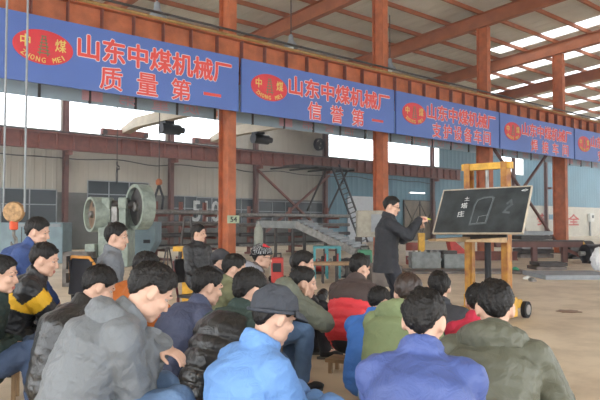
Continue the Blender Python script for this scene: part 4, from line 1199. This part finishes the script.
    # ---- shoes
    for s in (-1, 1):
        b = MB(); a = AN[s]
        b.ell((a.x, a.y - .01, .055), (.04, .05, .055), None, 12); b.ell((a.x + s * .01, a.y + .09, .04), (.045, .095, .04), None, 14); b.cap((a.x, a.y, .06), .043, (a.x, a.y, .11), .042, 12)
        me = remesh(b, .012, 2); co = coords(me); co[:, 2] = np.maximum(co[:, 2], .018); setco(me, co); shade(me); me.materials.append(M_shoe); me.name = 'shoe'
        sh_ = link('shoe', me, root)
        so = MB(); so.prism([(a.x + s * .005 + .047 * math.cos(q * math.pi / 10), a.y + .055 + .13 * math.sin(q * math.pi / 10)) for q in range(20)], -.022, -.001, mtx=Matrix.Rotation(R(90), 4, 'X') @ Matrix.Scale(1, 4)) if False else so.add(
            [(a.x + s * .005 + .044 * math.cos(q * math.pi / 10), a.y + .045 + .128 * math.sin(q * math.pi / 10), z) for z in (.001, .022) for q in range(20)],
            [tuple(range(20))[::-1], tuple(range(20, 40))] + [(q, (q + 1) % 20, 20 + (q + 1) % 20, 20 + q) for q in range(20)])
        so.build('sole', M_sole, sh_)
    if glasses:
        b = MB()
        for s in (-1, 1):
            pts = [T @ Vector((s * .033 + .024 * math.cos(a * math.pi / 8), .094, .0 + .017 * math.sin(a * math.pi / 8))) for a in range(17)]
            b.tube(pts, .0022 * sc, 6); b.tube([T @ Vector((s * .057, .092, .003)), T @ Vector((s * .08, .06, .004)), T @ Vector((s * .08, -.01, .006))], .002 * sc, 6)
        b.tube([T @ Vector((-.009, .095, .002)), T @ Vector((.009, .095, .002))], .0022, 6); b.build('glasses', M_black, root)
    ctx = dict(root=root, T=T, WR=WR, HD=HD, KN=KN, AN=AN, EL=EL, p0=p0, p3=p3, up=up, fw=fw, hz=hz, rz=rz, HJ=HJ)
    PEOPLE.append((label, ctx))
    print('PERSON hip %.2f neck %.2f  %s' % (hz, p3.z, label[:50]))
    return ctx

def soft_cap(m, brim=False, dots=None, line=CL, rad=(.093, .115, .104)):
    def make(T, root):
        vs_me = hair_mesh('cap', T, 2, 5, line, rad=rad, c=(0, -.012, .04), amp=.001, spike=.3)
        for q in ([m] if not dots else [m] + dots): vs_me.materials.append(q)
        if dots:
            for p in vs_me.polygons:
                q = T.inverted() @ p.center
                az = math.atan2(q.x, q.y + .012); f = (math.floor(az * 7) + math.floor(q.z * 75))
                fx, fz = (az * 7) % 1, (q.z * 75) % 1
                if (fx - .5) ** 2 + (fz - .5) ** 2 < .06: p.material_index = 1
                if q.z > .112 and q.y > -.01: p.material_index = 2
        o = link('cap', vs_me, root)
        b = MB(); n = 28
        for k in range(n):
            pass
        pts = []
        for k in range(33):
            a = 2 * math.pi * k / 32; pts.append(T @ Vector((math.sin(a) * rad[0] * 1.0, -.012 + math.cos(a) * rad[1] * 1.0, .05 - .024 * (1 - math.cos(a)))))
        b.tube(pts, .008, 8); b.build('cap_band', m, root, True)
        if brim:
            V_, F_ = [], []
            nA = 16
            for j, (f, dz) in enumerate(((.9, .0), (1.25, -.008), (1.58, -.028))):
                for k in range(nA + 1):
                    a = R(-68 + 136 * k / nA); ff = 1 + (f - 1) * (math.cos(a * 1.2) ** .6 if math.cos(a * 1.2) > 0 else 0) if f > 1 else f
                    for dzz in (.004, -.004):
                        V_.append(T @ Vector((math.sin(a) * rad[0] * min(ff, 1.35), -.012 + math.cos(a) * rad[1] * ff, .05 + dz + dzz)))
            w_ = 2 * (nA + 1)
            for j in range(2):
                for k in range(nA):
                    a = j * w_ + 2 * k; F_ += [(a, a + 2, a + w_ + 2, a + w_), (a + 1, a + w_ + 1, a + w_ + 3, a + 3)]
            for k in range(nA):
                a = 2 * w_ + 2 * k; F_.append((a, a + 2, a + 3, a + 1))
            bb = MB(); bb.add(V_, F_); bb.build('cap_brim', m, root, True)
    return make

def stool_for(ctx, label, h=None):
    """a low wooden stool under a seated person, in the person's own axes"""
    root = ctx['root']; hz = ctx['hz'] - .165
    if hz < .1: return
    t = empty('low_stool', (0, 0, 0), ctx['rz'], label, 'stool'); t['kind'] = 'thing'
    q = Matrix.Rotation(ctx['rz'], 3, 'Z') @ Vector((0, -.01, 0)); t.location = root.location + q
    MB().box((0, 0, hz - .015), (.34, .22, .03)).build('seat', M_wood, t)
    for sx in (-1, 1):
        for sy in (-1, 1): MB().bar((sx * .13, sy * .085, 0), (sx * .13, sy * .085, hz - .03), .03, .03).build('leg', M_wood, t)

def cloth(name, col, rough=.75, coat=0, var=.1, spec=.3, bump=.35):
    m = mat(name, col, rough, 0, var, 4, bump, 14, spec=spec, coat=coat)
    for n in m.node_tree.nodes:
        if n.type == 'TEX_NOISE' and abs(n.inputs['Scale'].default_value - 14) < .1: n.inputs['Distortion'].default_value = 1.2; n.inputs['Detail'].default_value = 5
        if n.type == 'BUMP': n.inputs['Distance'].default_value = .04
    return m
J = dict(
    lecturer=cloth('charcoal_coat', '#2f3034'), blue=cloth('steel_blue_quilt', '#4c5c94', .55, spec=.4), olive=cloth('olive_grey_shell', '#5c5d50', .5, spec=.4), work=cloth('bright_blue_workwear', '#6c96cf', .7),
    grey=cloth('mid_grey_shell', '#6f7377', .55, spec=.4), black=cloth('black_shell', '#232427', .42, spec=.5), leather=cloth('black_leather', '#1d1d1f', .3, spec=.6), dgreen=cloth('dark_green_wool', '#33403c', .8),
    navy=cloth('slate_navy_shell', '#4a5068', .6), gol=cloth('grey_green_parka', '#6d7063', .65), khaki=cloth('khaki_coat', '#6f7156', .75), brown=cloth('grey_brown_coat', '#655a56', .8), lgrey=cloth('light_grey_knit', '#8b8c94', .85),
    red=cloth('red_shell', '#dc3d46', .5, spec=.4), umber=cloth('dark_brown_yoke', '#4c413f', .6), kidblue=cloth('royal_blue_coat', '#3f6fb8', .65), green=cloth('moss_green_parka', '#7c8863', .75),
    dark=cloth('dark_grey_jacket', '#3c3d42', .7), pink=cloth('crimson_jacket', '#c8364f', .6), orange=cloth('tan_orange_jacket', '#b5652f', .6), mblue=cloth('deep_blue_jacket', '#3d4f7e', .75), lj=cloth('stone_grey_jacket', '#70747a', .65),
    yellow=cloth('yellow_band', '#e3b02e', .55), ddenim=cloth('dark_grey_denim_cap', '#45484f', .9, bump=.5), capgrey=cloth('dark_grey_cap', '#3f3f43', .85), dot=cloth('black_dotted_cap', '#232326', .85), dotw=cloth('white_dots', '#c9c9c9', .8), dotr=cloth('red_cap_top', '#c4333c', .8))

def head_at(x0, x1, y0, y1): return (x0 + x1) / 2, (y0 + y1) / 2

# the lecturer
lec = person(392, 206.5, 8.3, 94, 106, 'standing man in glasses and charcoal coat pointing chalk at the blackboard', pitch=-12, lean=3, curve=4, jacket=J['lecturer'], trousers=M_trou, stand=True, glasses=True, seed=1,
             hands={1: ((.07, .40, .47), (.5, -.3, -1), (.0, .9, .3), 0, (-.9, .2, -.3), .8), -1: ((-.06, .38, .40), (-.6, -.3, -1), (.35, .8, .25), 0, (.9, .1, -.2), .8)}, bulk=1.05, voxel=.012)
c = lec; q = Matrix.Rotation(c['rz'], 3, 'Z') @ (c['WR'][1] + c['HD'][1].normalized() * .125 + Vector((-.02, .0, -.005)))
o = MB().cyl((-.03, 0, .012), (.045, 0, -.006), .006, n=10).build('chalk_stick', mat('yellow_chalk', '#d3d84a', .8)); o.location = c['root'].location + q; o.rotation_euler.z = c['rz'] + R(90)
tag(o, 'stick of yellow chalk between the lecturer\'s fingers', 'chalk', None, 'thing')

P_ = person
# front row
P_(424, 322, 2.5, 14, 24, 'man in quilted steel-blue jacket seen from behind, centre front', pitch=-18, lean=22, curve=22, jacket=J['blue'], style='quilt', seed=2, voxel=.010, hairsub=5, trousers=M_jeansd, bulk=1.0, height=.97)
P_(495, 309, 3.15, 26, 14, 'man in hooded olive-grey jacket crouching at front right', pitch=-20, lean=29, curve=14, jacket=J['olive'], hood=(J['olive'], .92), seed=3, voxel=.010, hairsub=5, trousers=M_trouo, bulk=1.06, height=1.06, knee=(.40, .18), hands={1: ((.03, .34, .15), (1, .05, -.22), (-.8, .5, -.3), 0, (0, .2, -1), .5), -1: ((-.02, .44, .2), (-1, 0, -.5), (.8, .5, -.2), 0, (0, .2, -1), .5)})
P_(274, 317, 2.85, 56, 54, 'man in bright blue work jacket and dark grey brimmed cap', pitch=-20, lean=2, curve=34, jacket=J['work'], cap=soft_cap(J['ddenim'], True), seed=4, voxel=.010, trousers=mat('blue_work_trousers', '#6d93c9', .75, 0, .12, 4), bulk=1.0, hands={1: ((-.02, .40, .22), (.8, -.5, -1), (-.6, .7, -.2), 0, (0, .2, -1), .5), -1: ((.04, .42, .2), (-.8, -.5, -1), (.6, .7, -.2), 0, (0, .2, -1), .5)})
P_(151, 292, 3.05, 68, 62, 'man in grey hooded jacket and blue jeans bowing his head over his knees', pitch=-34, lean=25, curve=26, jacket=J['grey'], hood=(J['grey'], .9), knee=(.33, .13), height=1.06, seed=5, voxel=.010, hairsub=5, trousers=M_jeans, bulk=1.1,
   hands={1: ((-.02, .36, .36), (.7, -.5, -1), (-.55, .8, -.2), 0, (0, .2, -1), .5), -1: ((.0, .40, .33), (-.7, -.5, -1), (.6, .7, -.2), 0, (0, .2, -1), .5)})
# second row
P_(250, 291, 3.8, 38, 48, 'man in shiny black puffer jacket behind the man in the brimmed cap', pitch=-14, lean=32, curve=18, jacket=[J['leather'], J['dgreen']], style='puffer', zones=lambda s, a, t, q: 1 if s > .45 or (a and t < .05) else 0, seed=6, voxel=.010, hairsub=5, trousers=M_jeansd, bulk=1.05)
P_(208, 287, 4.35, 50, 58, 'man in slate-navy jacket left of the black puffer jacket', pitch=-14, lean=34, curve=16, jacket=J['navy'], seed=7, trousers=M_trou, voxel=.011)
P_(99, 287, 4.0, 46, 58, 'man in black leather jacket bowing behind the grey hooded jacket', pitch=-28, lean=16, curve=26, jacket=J['leather'], seed=8, trousers=M_trou, bulk=1.08)
P_(2, 275, 4.3, 78, 84, 'man in dark green coat and jeans cut by the left edge', pitch=-8, lean=14, curve=10, jacket=J['dgreen'], seed=9, trousers=M_jeansd, arms='lap')
P_(478, 302, 4.25, 30, 20, 'man in crimson jacket hidden behind the hooded olive-grey jacket', pitch=-4, lean=24, curve=10, jacket=J['pink'], seed=10, height=.92, sh=.85, neck=-6)
P_(408, 294, 4.1, 26, 22, 'man in moss-green hooded parka behind the quilted blue jacket', pitch=-24, lean=30, curve=20, jacket=J['green'], hood=(J['green'], .95), hair=M_hairb, seed=11, trousers=M_trou, bulk=1.08)
P_(379, 302, 4.9, 24, 40, 'boy in royal blue coat squatting between the red and green jackets', pitch=-20, lean=28, curve=16, jacket=J['kidblue'], seed=12, trousers=mat('boy_blue_trousers', '#4471b5', .75), height=.9)
P_(439, 288, 5.0, 14, 10, 'man in dark grey jacket seen from behind, left of the lift mast', pitch=-4, lean=22, curve=14, jacket=J['dark'], seed=13)
P_(45, 260, 4.9, 72, 80, 'man in black jacket with a broad yellow chest band', pitch=-14, lean=22, curve=16, jacket=[J['black'], J['yellow']], zones=lambda s, a, t, q: 1 if (not a and .28 < s < .40) or (a and .06 < t < .17) else 0, seed=14, bulk=1.1, voxel=.009)
P_(304, 283, 5.2, 72, 82, 'man in grey-green parka and jeans resting his chin on his hand', pitch=-8, lean=58, curve=18, jacket=J['gol'], hood=(J['gol'], 1.1), seed=15, trousers=M_jeans, bulk=1.12,
   hands={1: ((.10, .42, .30), (.9, .0, -1), (-.3, .5, .9), 0, (0, -.4, .6), .5)})
# third row and beyond
P_(360, 268, 6.0, 24, 52, 'man in red puffer jacket with dark brown shoulders', pitch=-14, lean=24, curve=16, jacket=[J['red'], J['umber']], style='puffer', zones=lambda s, a, t, q: 1 if s > .31 and not a or (a and t < .1) else 0, seed=16, bulk=1.1)
P_(147, 268, 5.2, 70, 82, 'man in tan-orange jacket almost hidden behind the bowed head', pitch=-16, lean=30, curve=18, jacket=J['orange'], seed=17, trousers=M_jeans)
P_(235, 269, 5.7, 66, 80, 'man in khaki coat just right of the grey cap', pitch=-14, lean=24, curve=14, jacket=J['khaki'], seed=18)
P_(304, 264, 6.4, 80, 86, 'man in black jacket in profile behind the grey-green parka', pitch=-10, lean=20, curve=12, jacket=J['black'], seed=19)
P_(221, 261, 7.5, 68, 72, 'man in dark grey cap in front of the first steel column', pitch=-10, lean=20, curve=14, jacket=J['dark'], cap=soft_cap(J['capgrey'], True), seed=20)
P_(262, 257, 6.9, 74, 84, 'person in glasses and a white-dotted black and red cap', pitch=-8, lean=22, curve=14, jacket=J['brown'], hood=(J['lgrey'], 1.1), cap=soft_cap(J['dot'], False, [J['dotw'], J['dotr']]), glasses=True, seed=21)
# men on chairs at the left
mL = P_(117, 237, 5.9, 70, 84, 'man in stone-grey jacket on a chair in front of the press', pitch=-8, lean=4, curve=10, jacket=J['lj'], seed=22, trousers=M_trou, arms='lap')
mM = P_(38, 232, 5.8, 74, 82, 'man in deep blue jacket leaning forward below the hanging hook', pitch=-14, lean=32, curve=14, jacket=J['mblue'], seed=23, trousers=M_trou, arms='knees')
mK = P_(199, 233.5, 9.1, 128, 98, 'man in black jacket sitting back on a chair left of the first column', pitch=-2, lean=-4, curve=6, jacket=J['black'], seed=24, trousers=M_trou, arms='lap')

lows = ['the ' + l.split(',')[0] for l, c in PEOPLE]
for lab, c in PEOPLE[1:]:
    if c in (mL, mM, mK): continue
    stool_for(c, 'low wooden stool under the ' + ' '.join(lab.split()[:8]))

def chair_for(c, label, m_frame, m_back, edge=None, back_h=.86, turn=0, by=0.0):
    root = c['root']; sh = c['hz'] - .175
    t = empty('chair', root.location, c['rz'] + R(turn), label, 'chair'); t['kind'] = 'thing'
    MB().box((0, -.01, sh - .02), (.42, .36, .04)).build('seat', m_back, t, bev=.01)
    for sx in (-1, 1):
        for sy in (-.19, .14): MB().bar((sx * .19, sy, 0), (sx * .19, sy, sh - .04), .03, .03).build('leg', m_frame, t)
        MB().tube([(sx * .19, -.19, sh - .04), (sx * .19, -.25 + by, sh + .2), (sx * .19, -.29 + by, back_h)], .015).build('back_post', m_frame, t, True)
    b = MB()
    bk = b.box((0, -.275 + by, back_h - .14), (.40, .025, .34), Matrix.Rotation(-.1, 3, 'X')).build('backrest', m_back, t, bev=.012)
    if edge:
        z0, z1 = back_h - .3, back_h + .03
        MB().tube([(-.2, -0.260 + by, z0), (-.205, -0.285 + by, z1 - .05), (-.15, -0.293 + by, z1), (.15, -0.293 + by, z1), (.205, -0.285 + by, z1 - .05), (.2, -0.260 + by, z0)], .014).build('back_edge', edge, bk, True)
chair_for(mK, 'dark red framed chair under the man left of the first column', mat('maroon_frame', '#5a2528', .5), M_black, back_h=.78)
chair_for(mL, 'black chair with an orange-edged back under the man in stone grey', M_black, M_black, mat('orange_edge', '#c98a3e', .5), .98, turn=28, by=.05)
chair_for(mM, 'black chair under the man in deep blue', M_black, mat('worn_black_vinyl', '#2a2a2c', .5))

# yellow bin and wire trestle left of the man on the chair
t, w, h, dp = block('yellow_table', 173, 197, 246.5, 10.6, .4, 'yellow steel stand with an overhanging top left of the chair', 'stand')
MB().box((0, 0, h - .04), (w, dp, .08)).build('top', M_yellow, t); MB().box((.06, 0, (h - .08) / 2), (w * .55, dp * .8, h - .08)).build('pillar', M_yellow, t)
t = empty('wire_tripod', at((168 - 300) / FPX * 9.8, 9.8), 0, 'thin wire tripod left of the yellow stand', 'tripod'); t['kind'] = 'thing'
for a in range(3): MB().bar((.22 * math.cos(a * 2.1), .22 * math.sin(a * 2.1), 0), (.02 * math.cos(a * 2.1), .02 * math.sin(a * 2.1), .95), .018, .018).build('leg', M_dark, t)
t = empty('wire_trestle', at((187 - 300) / FPX * 14, 14), rotz_for(0), 'tall dark crossed-bar trestle behind the man on the chair', 'trestle'); t['kind'] = 'thing'
for s in (-1, 1): MB().bar((s * .25, 0, 0), (-s * .1 * 0 + s * .06, 0, 1.45), .03, .03).build('leg', M_dark, t); MB().bar((s * .25, .3, 0), (s * .06, .05, 1.45), .03, .03).build('leg', M_dark, t)
MB().bar((-.18, 0, .5), (.18, 0, .5), .025, .025).build('crossbar', M_dark, t); MB().bar((-.06, 0.02, 1.45), (.06, .02, 1.45), .05, .06).build('head', M_dark, t)
# small white ball on the floor beside the bench, and the steel bar lying before it
